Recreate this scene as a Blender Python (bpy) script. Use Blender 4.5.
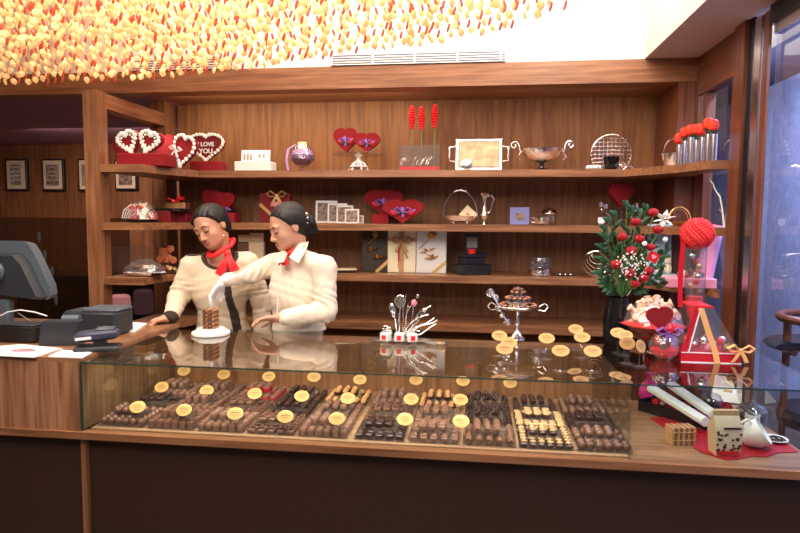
import bpy, math, random
import numpy as np
from mathutils import Vector, Matrix, Euler
from math import sin, cos, pi, radians as R
random.seed(7)
for o in list(bpy.data.objects): bpy.data.objects.remove(o)
S = bpy.context.scene
COL = S.collection

# ---------------------------------------------------------------- camera, light, exposure
F, YAW, PITCH, ROLL, CZ = 603.0, 0.125, 0.079, 0.007, 1.62
cam_d = bpy.data.cameras.new('camera'); cam = bpy.data.objects.new('camera', cam_d); COL.objects.link(cam)
cam_d.sensor_width = 36.0; cam_d.lens = F / 800 * 36.0; cam_d.clip_start = .05
cam.location = (0, 0, CZ)
cam.rotation_euler = (Matrix.Rotation(YAW, 3, 'Z') @ Matrix.Rotation(pi / 2 - PITCH, 3, 'X') @ Matrix.Rotation(ROLL, 3, 'Z')).to_euler()
S.camera = cam
CR = cam.rotation_euler.to_matrix()
S.view_settings.view_transform = 'Standard'; S.view_settings.look = 'None'
S.view_settings.gamma = 1; S.view_settings.use_curve_mapping = False
S.view_settings.exposure = 0.0
S.cycles.transparent_max_bounces = 40; S.cycles.max_bounces = 12

W = bpy.data.worlds.new('world'); S.world = W; W.use_nodes = True
W.node_tree.nodes['Background'].inputs[0].default_value = (.42, .52, .85, 1)
W.node_tree.nodes['Background'].inputs[1].default_value = .15

def area(name, loc, target, sx, sy, power, col=(1, .86, .72), spread=180):
    d = bpy.data.lights.new(name, 'AREA'); d.shape = 'RECTANGLE'; d.size = sx; d.size_y = sy
    d.energy = power; d.color = col; d.spread = R(spread)
    o = bpy.data.objects.new(name, d); COL.objects.link(o); o.location = loc
    o.rotation_euler = (Vector(target) - Vector(loc)).to_track_quat('-Z', 'Y').to_euler()
    return o
WARM = (1, .85, .70)
area('ceiling_light_front', (-.9, .5, 3.05), (-.9, 3.2, 1.2), 2.6, 1.0, 74, (1, .90, .80))
area('ceiling_light_middle', (-1.6, 1.9, 3.25), (-1.6, 2.6, 0), 2.6, 1.2, 62, (1, .88, .74))
area('ceiling_light_cove', (-.6, 3.2, 3.28), (-.6, 3.7, 2.2), 3.6, .5, 80, (1, .96, .9))
area('ceiling_light_right', (.55, 1.9, 3.2), (.6, 3.2, .8), .7, 1.2, 22, (1, .86, .76))
area('case_light', (-.5, 2.31, 1.0), (-.5, 2.62, .72), 2.1, .02, 7, (1, .88, .80), 140)
area('back_room_light', (-3.4, 5.3, 2.42), (-3.4, 6.2, 0), 1.8, .4, 42, (1, .72, .68))
area('outside_wall_fill', (1.75, 3.2, 2.8), (2.7, 3.2, 1.3), 4.5, .5, 330, (.70, .74, 1))  # added lamp beyond the window, aimed at the outside wall to brighten it
def spot(loc, tgt, p, ang=70, col=WARM):
    d = bpy.data.lights.new('recessed_spotlight', 'SPOT'); d.energy = p; d.spot_size = R(ang); d.spot_blend = .8; d.color = col
    d.shadow_soft_size = .05
    o = bpy.data.objects.new('recessed_spotlight', d); COL.objects.link(o); o.location = loc
    o.rotation_euler = (Vector(tgt) - Vector(loc)).to_track_quat('-Z', 'Y').to_euler()
area('shelf_light_left', (-1.25, 4.02, 2.44), (-1.25, 4.36, 1.9), 1.7, .04, 6.5, (1, .80, .55))
area('shelf_light_right', (.35, 4.02, 2.44), (.35, 4.36, 1.9), 1.4, .04, 1.3, (1, .76, .55))
spot((-2.1, 3.7, 2.3), (-2.1, 3.9, 1.2), 10, 100)

def proj(X, Y, Z):
    v = CR.transposed() @ (Vector((X, Y, Z)) - Vector((0, 0, CZ)))
    return 400 + F * v.x / -v.z, 266.5 - F * v.y / -v.z
def at(px, py, Y=None, Z=None, X=None):
    d = CR @ Vector(((px - 400) / F, (266.5 - py) / F, -1))
    t = Y / d.y if Y is not None else ((Z - CZ) / d.z if Z is not None else X / d.x)
    return Vector((0, 0, CZ)) + d * t
def bx(px, Y, Z):
    a = 0.; b = .1
    fa = proj(a, Y, Z)[0] - px
    for _ in range(6):
        fb = proj(b, Y, Z)[0] - px
        if abs(fb - fa) < 1e-9: break
        a, b, fa = b, b - fb * (b - a) / (fb - fa), fb
    return b

# ---------------------------------------------------------------- materials
MATS = {}
def nodes(name):
    m = bpy.data.materials.new(name); m.use_nodes = True
    nt = m.node_tree; b = nt.nodes['Principled BSDF']; MATS[name] = m
    return m, nt, b
def mat(name, col, rough=.5, metal=0, trans=0, coat=0, sheen=0, emit=None, es=0, bump=0, bscale=60, var=0, sss=0, ior=1.45, alpha=1):
    if name in MATS: return MATS[name]
    m, nt, b = nodes(name); I = b.inputs
    I['Base Color'].default_value = (*col, 1); I['Roughness'].default_value = rough; I['Metallic'].default_value = metal
    I['Transmission Weight'].default_value = trans; I['Coat Weight'].default_value = coat; I['IOR'].default_value = ior
    I['Sheen Weight'].default_value = sheen
    if sheen: I['Sheen Tint'].default_value = (*[min(1, c * 2 + .1) for c in col], 1)
    if sss: I['Subsurface Weight'].default_value = sss; I['Subsurface Radius'].default_value = (.02, .008, .004); I['Subsurface Scale'].default_value = .5
    if emit: I['Emission Color'].default_value = (*emit, 1); I['Emission Strength'].default_value = es
    I['Alpha'].default_value = alpha
    tc = nt.nodes.new('ShaderNodeTexCoord')
    nz = nt.nodes.new('ShaderNodeTexNoise'); nz.inputs['Scale'].default_value = bscale; nz.inputs['Detail'].default_value = 4
    nt.links.new(tc.outputs['Object'], nz.inputs['Vector'])
    if bump:
        bp = nt.nodes.new('ShaderNodeBump'); bp.inputs['Strength'].default_value = bump; bp.inputs['Distance'].default_value = .004
        nt.links.new(nz.outputs['Fac'], bp.inputs['Height']); nt.links.new(bp.outputs['Normal'], I['Normal'])
    if var:
        r = nt.nodes.new('ShaderNodeValToRGB')
        r.color_ramp.elements[0].position = .3; r.color_ramp.elements[1].position = .7
        r.color_ramp.elements[0].color = (*[c * (1 - var) for c in col], 1); r.color_ramp.elements[1].color = (*[min(1, c * (1 + var)) for c in col], 1)
        nt.links.new(nz.outputs['Fac'], r.inputs['Fac']); nt.links.new(r.outputs['Color'], I['Base Color'])
    return m
def wood(name, dark, light, axis='Z', rough=.38, coat=.15, seam=None):
    """walnut veneer, grain running along axis"""
    m, nt, b = nodes(name); L = nt.links.new
    tc = nt.nodes.new('ShaderNodeTexCoord'); mp = nt.nodes.new('ShaderNodeMapping')
    sc = {'X': (.55, 9, 9), 'Y': (9, .55, 9), 'Z': (9, 9, .55)}[axis]
    mp.inputs['Scale'].default_value = sc
    L(tc.outputs['Object'], mp.inputs['Vector'])
    n1 = nt.nodes.new('ShaderNodeTexNoise'); n1.inputs['Scale'].default_value = 1.1; n1.inputs['Detail'].default_value = 3; n1.inputs['Distortion'].default_value = 1.2
    n2 = nt.nodes.new('ShaderNodeTexNoise'); n2.inputs['Scale'].default_value = 6; n2.inputs['Detail'].default_value = 6
    wv = nt.nodes.new('ShaderNodeMath'); wv.operation = 'MULTIPLY'; wv.inputs[1].default_value = 26
    sn = nt.nodes.new('ShaderNodeMath'); sn.operation = 'SINE'
    L(mp.outputs['Vector'], n1.inputs['Vector']); L(mp.outputs['Vector'], n2.inputs['Vector'])
    L(n1.outputs['Fac'], wv.inputs[0]); L(wv.outputs[0], sn.inputs[0])
    a = nt.nodes.new('ShaderNodeMath'); a.operation = 'MULTIPLY_ADD'; a.inputs[1].default_value = .09; L(sn.outputs[0], a.inputs[0])
    L(n2.outputs['Fac'], a.inputs[2])
    r = nt.nodes.new('ShaderNodeValToRGB'); r.color_ramp.elements[0].position = .3; r.color_ramp.elements[1].position = .72
    r.color_ramp.elements[0].color = (*dark, 1); r.color_ramp.elements[1].color = (*light, 1)
    L(a.outputs[0], r.inputs['Fac']); L(r.outputs['Color'], b.inputs['Base Color'])
    b.inputs['Roughness'].default_value = rough; b.inputs['Coat Weight'].default_value = coat; b.inputs['Coat Roughness'].default_value = .2
    return m
WD, WL = (.17, .064, .026), (.34, .150, .068)
wood('wood_z', WD, WL, 'Z'); wood('wood_x', WD, WL, 'X'); wood('wood_y', WD, WL, 'Y')
wood('wood_back', (.17, .062, .019), (.30, .125, .042), 'Z', .6, .0)
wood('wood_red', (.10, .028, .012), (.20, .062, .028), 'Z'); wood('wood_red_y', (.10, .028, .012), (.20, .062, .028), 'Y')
wood('wood_counter', (.21, .085, .04), (.46, .22, .115), 'Z', .4, .1); wood('wood_top', (.22, .095, .045), (.38, .19, .10), 'X', .3, .3)
wood('wood_light', (.34, .18, .10), (.46, .27, .16), 'X', .35, .2)
mat('leather', (.042, .019, .012), .42, bump=.05, bscale=90, var=.12)
mat('white_paint', (.86, .84, .80), .8)
mat('soffit_paint', (.62, .50, .42), .7)
mat('mauve_paint', (.36, .20, .26), .7)
mat('carpet', (.10, .07, .06), .9, var=.3, bscale=20)
mat('black_metal', (.015, .013, .014), .4, .3)
mat('steel', (.62, .60, .62), .25, 1)
mat('silver', (.90, .88, .85), .16, 1, bump=.15, bscale=220)
mat('gold', (.80, .52, .22), .3, 1)
mat('gold_ribbon', (.72, .47, .18), .35, .6)
mat('red_velvet', (.23, .002, .006), .85, sheen=.04, bump=.2, bscale=300)
mat('red_dark', (.16, .001, .005), .7)
mat('red_gloss', (.55, .01, .02), .3)
mat('red_bright', (.75, .015, .02), .5)
mat('red_flower', (.36, .003, .010), .55, var=.3, bscale=120)
mat('tulip_red', (.80, .045, .02), .45, var=.25, bscale=60)
mat('white', (.82, .80, .76), .5)
mat('white_flower', (.86, .83, .74), .7, bump=.4, bscale=300)
mat('cream', (.78, .66, .42), .5)
mat('paper', (.86, .84, .82), .6)
mat('purple', (.12, .03, .16), .4, var=.4, bscale=150)
mat('purple_ribbon', (.27, .12, .42), .3)
mat('pink', (.80, .28, .36), .5)
mat('magenta', (.55, .02, .20), .4)
mat('lilac', (.52, .30, .62), .5)
mat('pale_blue', (.42, .58, .66), .5)
mat('blue_frame', (.24, .25, .55), .35)
mat('green', (.02, .075, .028), .45, var=.4, bscale=60)
mat('stem_green', (.10, .22, .07), .5)
mat('black', (.012, .011, .012), .4)
mat('black_gloss', (.008, .008, .009), .12)
mat('photo_dark', (.24, .17, .13), .4, var=.8, bscale=40)
mat('photo_grey', (.30, .26, .22), .4, var=.5, bscale=7)
mat('photo_gold', (.60, .38, .20), .3, var=.35, bscale=16)
mat('plastic_grey', (.085, .105, .125), .4)
mat('plastic_dark', (.03, .035, .042), .35)
mat('plastic_navy', (.045, .05, .085), .35)
mat('choc_milk', (.15, .066, .042), .38, var=.25, bscale=50)
mat('choc_mid', (.20, .092, .060), .42, var=.2, bscale=50)
mat('choc_dark', (.034, .012, .009), .28, var=.3, bscale=60)
mat('choc_caramel', (.55, .26, .10), .4, var=.3, bscale=120)
mat('nut', (.55, .32, .15), .6, var=.3, bscale=200)
mat('sign_gold', (.56, .30, .09), .4, .1)
mat('ink', (.16, .07, .02), .6)
mat('coffee_bean', (.04, .016, .010), .35)
mat('gold_bag', (.85, .64, .40), .35, .3, bump=.5, bscale=35)
mat('orange_ribbon', (.85, .42, .14), .4)
mat('skin', (.54, .27, .165), .5, sss=.15, var=.05, bscale=25)
mat('skin_pale', (.58, .30, .195), .5, sss=.15, var=.05, bscale=25)
mat('lips', (.48, .12, .10), .4)
mat('brow', (.05, .025, .02), .7)
mat('eye_white', (.75, .7, .66), .3)
mat('hair', (.008, .006, .006), .5, bump=.5, bscale=160)
mat('jacket', (.74, .59, .43), .85, bump=.12, bscale=500)
mat('shirt', (.80, .68, .54), .8, bump=.12, bscale=500)
mat('jacket_trim', (.045, .028, .022), .8)
mat('trousers', (.02, .015, .018), .8)
mat('glove', (.85, .82, .80), .8)
mat('scarf', (.80, .02, .025), .5)
mat('bead_gold', (.90, .56, .26), .25, trans=.0, emit=(1, .50, .16), es=.36, var=.25, bscale=30)  # glow added to both bead colours so the drops look bright from below
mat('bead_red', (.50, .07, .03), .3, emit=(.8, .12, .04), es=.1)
mat('grille_dark', (.25, .25, .36), .5)
mat('lantern', (.8, .45, .45), .5, emit=(1, .40, .42), es=1.0)

def pane(name, tint=(1, 1, 1), ior=1.5, rough=0.0, boost=0.0, milky=0.0):
    """clear sheet: straight-through transmission plus Fresnel gloss"""
    m = bpy.data.materials.new(name); m.use_nodes = True; nt = m.node_tree; nt.nodes.clear(); L = nt.links.new
    out = nt.nodes.new('ShaderNodeOutputMaterial'); t = nt.nodes.new('ShaderNodeBsdfTransparent'); g = nt.nodes.new('ShaderNodeBsdfGlossy')
    t.inputs['Color'].default_value = (*tint, 1); g.inputs['Roughness'].default_value = rough
    fr = nt.nodes.new('ShaderNodeFresnel'); fr.inputs['IOR'].default_value = ior
    ad = nt.nodes.new('ShaderNodeMath'); ad.operation = 'ADD'; ad.use_clamp = True; ad.inputs[1].default_value = boost
    ge = nt.nodes.new('ShaderNodeNewGeometry'); iv = nt.nodes.new('ShaderNodeMath'); iv.operation = 'SUBTRACT'; iv.inputs[0].default_value = 1; L(ge.outputs['Backfacing'], iv.inputs[1])
    ml = nt.nodes.new('ShaderNodeMath'); ml.operation = 'MULTIPLY'; L(fr.outputs[0], ml.inputs[0]); ml.inputs[1].default_value = 1.7
    m3 = nt.nodes.new('ShaderNodeMath'); m3.operation = 'MULTIPLY'; L(ml.outputs[0], ad.inputs[0]); L(ad.outputs[0], m3.inputs[0]); L(iv.outputs[0], m3.inputs[1]); ad = m3
    mx = nt.nodes.new('ShaderNodeMixShader'); L(ad.outputs[0], mx.inputs[0]); L(t.outputs[0], mx.inputs[1]); L(g.outputs[0], mx.inputs[2])
    last = mx
    if milky:
        df = nt.nodes.new('ShaderNodeBsdfDiffuse'); df.inputs['Color'].default_value = (.9, .88, .86, 1)
        m2 = nt.nodes.new('ShaderNodeMixShader'); m2.inputs[0].default_value = milky
        L(mx.outputs[0], m2.inputs[1]); L(df.outputs[0], m2.inputs[2]); last = m2
    L(last.outputs[0], out.inputs['Surface']); MATS[name] = m; return m
pane('glass_sheet', (.93, .97, .95)); pane('glass_top', (.90, .95, .93), 1.5, 0, .02)
pane('window_glass', (.88, .90, .95)); pane('acrylic', (.985, .985, .985), 1.35, .02, .0, .015)
pane('clear_glass', (.93, .94, .95), 1.5, .02, .04, .02); pane('cellophane', (.97, .97, .97), 1.5, .06, .06, .05)
pane('smoke_glass', (.55, .52, .52), 1.5, .02, .05)
mat('smoke_reflection', (.12, .12, .11), .3); mat('glass_edge', (.012, .06, .05), .2)

# rough blue render of the wall outside
m, nt, b = nodes('blue_render'); L = nt.links.new
tc = nt.nodes.new('ShaderNodeTexCoord'); n1 = nt.nodes.new('ShaderNodeTexNoise'); n1.inputs['Scale'].default_value = 14; n1.inputs['Detail'].default_value = 10; n1.inputs['Roughness'].default_value = .75
L(tc.outputs['Object'], n1.inputs['Vector']); r = nt.nodes.new('ShaderNodeValToRGB')
r.color_ramp.elements[0].position = .3; r.color_ramp.elements[1].position = .65
r.color_ramp.elements[0].color = (.17, .19, .30, 1); r.color_ramp.elements[1].color = (.30, .34, .50, 1)
L(n1.outputs['Fac'], r.inputs['Fac']); L(r.outputs['Color'], b.inputs['Base Color']); b.inputs['Roughness'].default_value = .9
bp = nt.nodes.new('ShaderNodeBump'); bp.inputs['Strength'].default_value = .5; bp.inputs['Distance'].default_value = .02; L(n1.outputs['Fac'], bp.inputs['Height']); L(bp.outputs['Normal'], b.inputs['Normal'])
# grey render of the outside soffit
mat('outside_grey', (.10, .10, .16), .9, var=.15, bscale=12); mat('outside_tan', (.42, .34, .24), .9, var=.3, bscale=60)

# ---------------------------------------------------------------- mesh helpers
class MB:
    def __init__(s, M=None): s.v = []; s.f = []; s.m = []; s.M = M or Matrix(); s.ms = []
    def mi(s, name):
        if name not in s.ms: s.ms.append(name)
        return s.ms.index(name)
    def add(s, vs, fs, m, M=None):
        T = s.M @ M if M else s.M; b = len(s.v); k = s.mi(m)
        s.v += [T @ Vector(p) for p in vs]
        s.f += [tuple(b + i for i in f) for f in fs]; s.m += [k] * len(fs)
        return s
    def box(s, x0, x1, y0, y1, z0, z1, m, M=None, bev=0):
        x0, x1 = min(x0, x1), max(x0, x1); y0, y1 = min(y0, y1), max(y0, y1); z0, z1 = min(z0, z1), max(z0, z1)
        if not bev:
            vs = [(x, y, z) for z in (z0, z1) for y in (y0, y1) for x in (x0, x1)]
            return s.add(vs, [(0, 2, 3, 1), (4, 5, 7, 6), (0, 1, 5, 4), (2, 6, 7, 3), (0, 4, 6, 2), (1, 3, 7, 5)], m, M)
        b = min(bev, (x1 - x0) * .49, (y1 - y0) * .49, (z1 - z0) * .49)
        def ring(i, z): 
            X0, X1, Y0, Y1 = x0 + i, x1 - i, y0 + i, y1 - i
            return [(X0 + b, Y0, z), (X1 - b, Y0, z), (X1, Y0 + b, z), (X1, Y1 - b, z), (X1 - b, Y1, z), (X0 + b, Y1, z), (X0, Y1 - b, z), (X0, Y0 + b, z)]
        vs = ring(b * .9, z0) + ring(0, z0 + b) + ring(0, z1 - b) + ring(b * .9, z1)
        fs = [tuple(range(7, -1, -1)), tuple(range(24, 32))]
        for l in range(3):
            for i in range(8): fs.append((l * 8 + i, l * 8 + (i + 1) % 8, l * 8 + 8 + (i + 1) % 8, l * 8 + 8 + i))
        return s.add(vs, fs, m, M)
    def lathe(s, prof, m, n=20, M=None, sx=1, sy=1):
        vs = []; fs = []
        for r, z in prof:
            r = max(r, 1e-5)
            vs += [(r * sx * cos(2 * pi * i / n), r * sy * sin(2 * pi * i / n), z) for i in range(n)]
        for l in range(len(prof) - 1):
            for i in range(n): fs.append((l * n + i, l * n + (i + 1) % n, (l + 1) * n + (i + 1) % n, (l + 1) * n + i))
        if prof[0][0] > 1e-4: fs.append(tuple(range(n - 1, -1, -1)))
        if prof[-1][0] > 1e-4: fs.append(tuple((len(prof) - 1) * n + i for i in range(n)))
        return s.add(vs, fs, m, M)
    def cyl(s, x, y, z0, z1, r, m, n=16, r2=None, M=None):
        T = Matrix.Translation((x, y, 0)); r2 = r if r2 is None else r2
        return s.lathe([(r, z0), (r2, z1)], m, n, (M @ T) if M else T)
    def ball(s, c, r, m, n=10, k=6, sc=(1, 1, 1), M=None, rot=None):
        T = Matrix.Translation(c) @ (rot or Matrix()) @ Matrix.Diagonal((*sc, 1))
        return s.lathe([(r * sin(pi * j / k), -r * cos(pi * j / k)) for j in range(k + 1)], m, n, (M @ T) if M else T)
    def tube(s, pts, r, m, n=6, M=None, closed=False, flat=1):
        pts = [Vector(p) for p in pts]; N = len(pts); vs = []; fs = []
        rs = r if isinstance(r, (list, tuple)) else [r] * N
        up = None
        for i, p in enumerate(pts):
            a = pts[(i - 1) % N] if (closed or i > 0) else p; b = pts[(i + 1) % N] if (closed or i < N - 1) else p
            t = (b - a).normalized()
            if up is None:
                up = t.cross(Vector((0, 0, 1))); up = up if up.length > .1 else t.cross(Vector((0, 1, 0)))
            up = (up - t * up.dot(t)).normalized() if (up - t * up.dot(t)).length > 1e-6 else up
            w = t.cross(up)
            vs += [p + up * cos(2 * pi * k / n) * rs[i] + w * sin(2 * pi * k / n) * rs[i] * flat for k in range(n)]
        for l in range(N if closed else N - 1):
            q = (l + 1) % N
            for i in range(n): fs.append((l * n + i, l * n + (i + 1) % n, q * n + (i + 1) % n, q * n + i))
        if not closed: fs += [tuple(range(n - 1, -1, -1)), tuple((N - 1) * n + i for i in range(n))]
        return s.add(vs, fs, m, M)
    def prism(s, out, y0, y1, m, M=None):
        """outline in XZ, extruded along Y from y0 (front) to y1"""
        n = len(out); vs = [(x, y0, z) for x, z in out] + [(x, y1, z) for x, z in out]
        fs = [tuple(range(n)), tuple(range(2 * n - 1, n - 1, -1))] + [(i, n + i, n + (i + 1) % n, (i + 1) % n) for i in range(n)]
        return s.add(vs, fs, m, M)
    def ribbon(s, pts, w, m, M=None, th=.0012, wdir=(0, 0, 1)):
        """flat band of real thickness through pts, width along wdir"""
        P = [Vector(p) for p in pts]; wd = Vector(wdir).normalized(); vs = []; fs = []
        for i, p in enumerate(P):
            t = (P[min(i + 1, len(P) - 1)] - P[max(i - 1, 0)]).normalized(); nn = t.cross(wd)
            nn = nn.normalized() if nn.length > 1e-6 else Vector((0, 1, 0))
            vs += [p + wd * w / 2 + nn * th, p - wd * w / 2 + nn * th, p - wd * w / 2 - nn * th, p + wd * w / 2 - nn * th]
        for i in range(len(P) - 1):
            for k in range(4): fs.append((i * 4 + k, i * 4 + (k + 1) % 4, i * 4 + 4 + (k + 1) % 4, i * 4 + 4 + k))
        fs += [(3, 2, 1, 0), tuple(len(P) * 4 - 4 + k for k in range(4))]
        return s.add(vs, fs, m, M)
    def mesh(s, name, smooth=35):
        me = bpy.data.meshes.new(name); me.from_pydata([tuple(p) for p in s.v], [], s.f)
        for n in s.ms: me.materials.append(MATS[n])
        me.polygons.foreach_set('material_index', s.m)
        if smooth:
            me.polygons.foreach_set('use_smooth', [True] * len(s.f))
            try: me.set_sharp_from_angle(angle=R(smooth))
            except Exception: pass
        me.update(); return me
    def build(s, name, parent=None, smooth=35):
        o = bpy.data.objects.new(name, s.mesh(name, smooth)); COL.objects.link(o); o.parent = parent
        return o
def tag(o, label, cat, group=None, kind=None):
    o['label'] = label; o['category'] = cat
    if group: o['group'] = group
    if kind: o['kind'] = kind
    return o
def thing(name, label, cat, loc, rz=0, group=None):
    o = bpy.data.objects.new(name, None); COL.objects.link(o); o.empty_display_size = .05
    o.location = loc; o.rotation_euler = (0, 0, rz); return tag(o, label, cat, group)
def single(mb, name, label, cat, loc=(0, 0, 0), rz=0, group=None):
    o = mb.build(name); o.location = loc; o.rotation_euler = (0, 0, rz); return tag(o, label, cat, group)
def struct(name, mb):
    o = mb.build(name); o['kind'] = 'structure'; return o
def part(name, mb, par, label=None):
    o = mb.build(name, par)
    if label: o['label'] = label
    return o
def dup(root, loc, rz=None, label=None, group=None):
    def cp(o, p):
        c = o.copy(); COL.objects.link(c); c.parent = p
        for ch in o.children: cp(ch, c)
        return c
    r = cp(root, None); r.location = loc
    if rz is not None: r.rotation_euler = (0, 0, rz)
    if label: r['label'] = label
    if group: r['group'] = group
    return r
def heart(w, h, n=28):
    """outline of a heart, tip at z=0, XZ"""
    o = []
    for i in range(n):
        t = 2 * pi * i / n
        x = 16 * sin(t) ** 3; z = 13 * cos(t) - 3.4 * cos(2 * t) - 1.2 * cos(3 * t) - .4 * cos(4 * t)
        o.append((x / 32 * w, (z + 15.6) / 25.6 * h))
    return o[::-1]
def T(x=0, y=0, z=0, rx=0, ry=0, rz=0, s=1):
    return Matrix.Translation((x, y, z)) @ Euler((rx, ry, rz)).to_matrix().to_4x4() @ Matrix.Scale(s, 4)

# ---------------------------------------------------------------- setting
YS, YW, YP = 3.91, 4.36, 3.41            # shelf front, back wall, front post of the left unit
Z1, Z2, Z3, Z4 = 1.935, 1.586, 1.251, .93
TH = .045
ZB, ZT = 2.46, 2.60                      # beam
XW = 1.31                                # window wall
XL = -2.22
struct('floor', MB().box(-6, 4.5, -3, 8, -.1, 0, 'carpet'))
struct('wall_back', MB().box(XL - .02, XW, YW, YW + .1, 0, ZB, 'wood_back'))
struct('trim_1', MB().box(-5, XW, YS, YS + .12, ZB, ZT, 'wood_x'))          # long beam over the shelves
struct('ceiling_1', MB().box(-5, XW, YS + .12, 6.9, ZB, ZB + .08, 'wood_x')) if 0 else None
struct('ceiling_1', MB().box(XL, XW, YS + .12, YW + .1, ZB, ZB + .06, 'wood_x'))
struct('ceiling_2', MB().box(-6, XL, YS + .12, 7, ZB, ZB + .06, 'mauve_paint'))
struct('ceiling', MB().box(-6, XW + .1, -3, YS + .12, 3.4, 3.5, 'white_paint'))
g = MB().box(-6, XW, YS + .02, YS + .12, ZT, 3.4, 'white_paint')
struct('wall_upper', g)
# dropped soffit along the windows
struct('trim_2', MB().box(1.0, XW + .1, -3, YS, 2.60, 3.4, 'soffit_paint'))
struct('wall_far', MB().box(-6, XL, 6.6, 6.7, 0, ZB, 'wood_back'))
struct('wall_left', MB().box(-6.1, -6, -3, 7, 0, 3.4, 'wood_back'))
struct('wall_rear', MB().box(-6, 4.5, -3.1, -3, 0, 3.4, 'white_paint'))
# air grilles above the beam
def grille(px0, px1, nm):
    p0 = at(px0, 62, Y=YS); p1 = at(px1, 62, Y=YS)
    o = struct(nm, MB().box(p0.x, p1.x, YS + .0, YS + .02, ZT + .005, ZT + .07, 'grille_dark'))
    g = MB()
    for k in range(5): g.box(p0.x, p1.x, YS - .012, YS + .004, ZT + .005 + k * .0155, ZT + .010 + k * .0155, 'white_paint')
    k = p0.x
    while k < p1.x: g.box(k, k + .012, YS - .014, YS + .004, ZT + .005, ZT + .07, 'white_paint'); k += .27
    part('grille_slats', g, o)
grille(331, 505, 'trim_3'); grille(130, 231, 'trim_4')
# right column + window wall
p = at(676, 150, Y=YS).x
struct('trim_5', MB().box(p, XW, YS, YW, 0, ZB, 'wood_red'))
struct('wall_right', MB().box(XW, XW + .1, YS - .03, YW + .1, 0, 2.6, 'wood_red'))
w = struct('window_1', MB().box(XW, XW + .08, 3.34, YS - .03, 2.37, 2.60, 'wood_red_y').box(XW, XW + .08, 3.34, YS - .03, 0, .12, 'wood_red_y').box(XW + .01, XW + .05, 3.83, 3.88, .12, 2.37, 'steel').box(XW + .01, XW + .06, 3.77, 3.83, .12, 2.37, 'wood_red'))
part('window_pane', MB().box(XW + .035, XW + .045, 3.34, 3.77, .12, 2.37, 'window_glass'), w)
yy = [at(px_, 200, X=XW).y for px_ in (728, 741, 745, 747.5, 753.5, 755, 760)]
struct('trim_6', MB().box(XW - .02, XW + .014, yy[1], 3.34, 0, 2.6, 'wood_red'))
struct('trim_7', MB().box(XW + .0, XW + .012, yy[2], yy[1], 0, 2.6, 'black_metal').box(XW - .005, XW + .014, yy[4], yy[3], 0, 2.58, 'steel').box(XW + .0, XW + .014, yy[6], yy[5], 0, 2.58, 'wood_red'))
Y2W = yy[6]
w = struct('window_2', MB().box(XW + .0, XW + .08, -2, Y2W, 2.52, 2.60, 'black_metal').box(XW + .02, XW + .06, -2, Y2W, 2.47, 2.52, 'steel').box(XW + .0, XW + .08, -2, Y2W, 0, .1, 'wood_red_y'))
part('window_pane', MB().box(XW + .035, XW + .045, -2, Y2W, .1, 2.47, 'window_glass'), w)
# outside
struct('wall_outside', MB().box(2.75, 2.9, -3, 9, -.1, 2.91, 'blue_render'))
struct('ceiling_outside', MB().box(2.15, 2.9, -3, 9, 2.90, 3.0, 'outside_grey').box(1.5, 2.15, -3, 9, 2.90, 3.0, 'outside_tan'))

# left shelf unit (an L with the wall shelves)
PX0, PX1 = bx(82.5, YP, 2.3), bx(97, YP, 2.3)
u = thing('shelf_frame', 'walnut post-and-rail frame of the open shelves at left', 'shelf frame', (0, 0, 0))
part('post', MB().box(PX0, PX1, YP, YP + .095, 0, 2.375, 'wood_z'), u)
part('post', MB().box(PX0 - .02, PX1 - .0, 4.2, YW, 0, ZB, 'wood_z'), u)
part('top_rail', MB().box(PX0, PX1, YP + .095, YW - .16, 2.28, 2.37, 'wood_y'), u)
XC = bx(140, YP, Z1)
for i, z in enumerate((Z1, Z2, Z3, Z4)):
    g = MB(); ym = 3.93; x2 = bx(198, YS, z)
    xe = p
    def slab(pts, th=TH):
        n = len(pts); vs = [(x, y, z - th) for x, y in pts] + [(x, y, z) for x, y in pts]
        g.add(vs, [tuple(range(n - 1, -1, -1)), tuple(range(n, 2 * n))] + [(k, (k + 1) % n, n + (k + 1) % n, n + k) for k in range(n)], 'wood_x')
    slab([(PX1, YP + .01), (XC, YP + .01), (XC + .02, YP + .25), (x2, YS), (.9, YS), (1.12, 3.6), (1.2, 3.35), (XW - .01, 3.35), (XW - .01, YW), (PX1, YW)] if i < 2 else
         ([(PX1, YP + .01), (XC, YP + .01), (XC + .02, YP + .25), (x2, YS), (1.0, YS), (1.12, 3.7), (XW - .01, 3.4), (XW - .01, YW), (PX1, YW)]))
    o = g.build('wall_shelf'); tag(o, ('top walnut wall shelf carrying the lettered heart and the tulips', 'second walnut wall shelf from the top, with photo frames and heart boxes', 'third walnut wall shelf from the top, with leaf-trimmed gift boxes', 'lowest walnut wall shelf, empty, just above the glass counter')[i], 'shelf', 'walnut shelves along the back wall')

# far room: framed pictures, glass screen
def picture(px, cy, wpx, hpx, label, Y=6.58):
    c = at(px, cy, Y=Y); k = Y / F; w_, h_ = wpx * k, hpx * k
    t = thing('picture_frame', label, 'picture', (c.x, Y, c.z))
    part('frame', MB().box(-w_ / 2, w_ / 2, -.03, .015, -h_ / 2, h_ / 2, 'black', bev=.004), t)
    part('mount', MB().box(-w_ / 2 + .02, w_ / 2 - .02, -.034, -.02, -h_ / 2 + .02, h_ / 2 - .02, 'cream'), t)
    return t, w_, h_
t, w_, h_ = picture(18, 175, 25, 34, 'framed grey print of a draped veil, leftmost on the far wall')
g = MB().box(-w_ * .24, w_ * .24, -.038, -.03, -h_ * .32, h_ * .32, 'photo_grey')
for k in range(4): g.tube([(-.06 + .04 * sin(a * pi / 8), -.041, .09 - k * .05 - .03 * sin(a * pi / 8)) for a in range(9)] + [(.06, -.041, .09 - k * .05)], .006, 'white')
part('print', g, t)
t, w_, h_ = picture(54.5, 175, 25, 34, 'framed sepia print of a tiered cake, left of the post')
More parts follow.
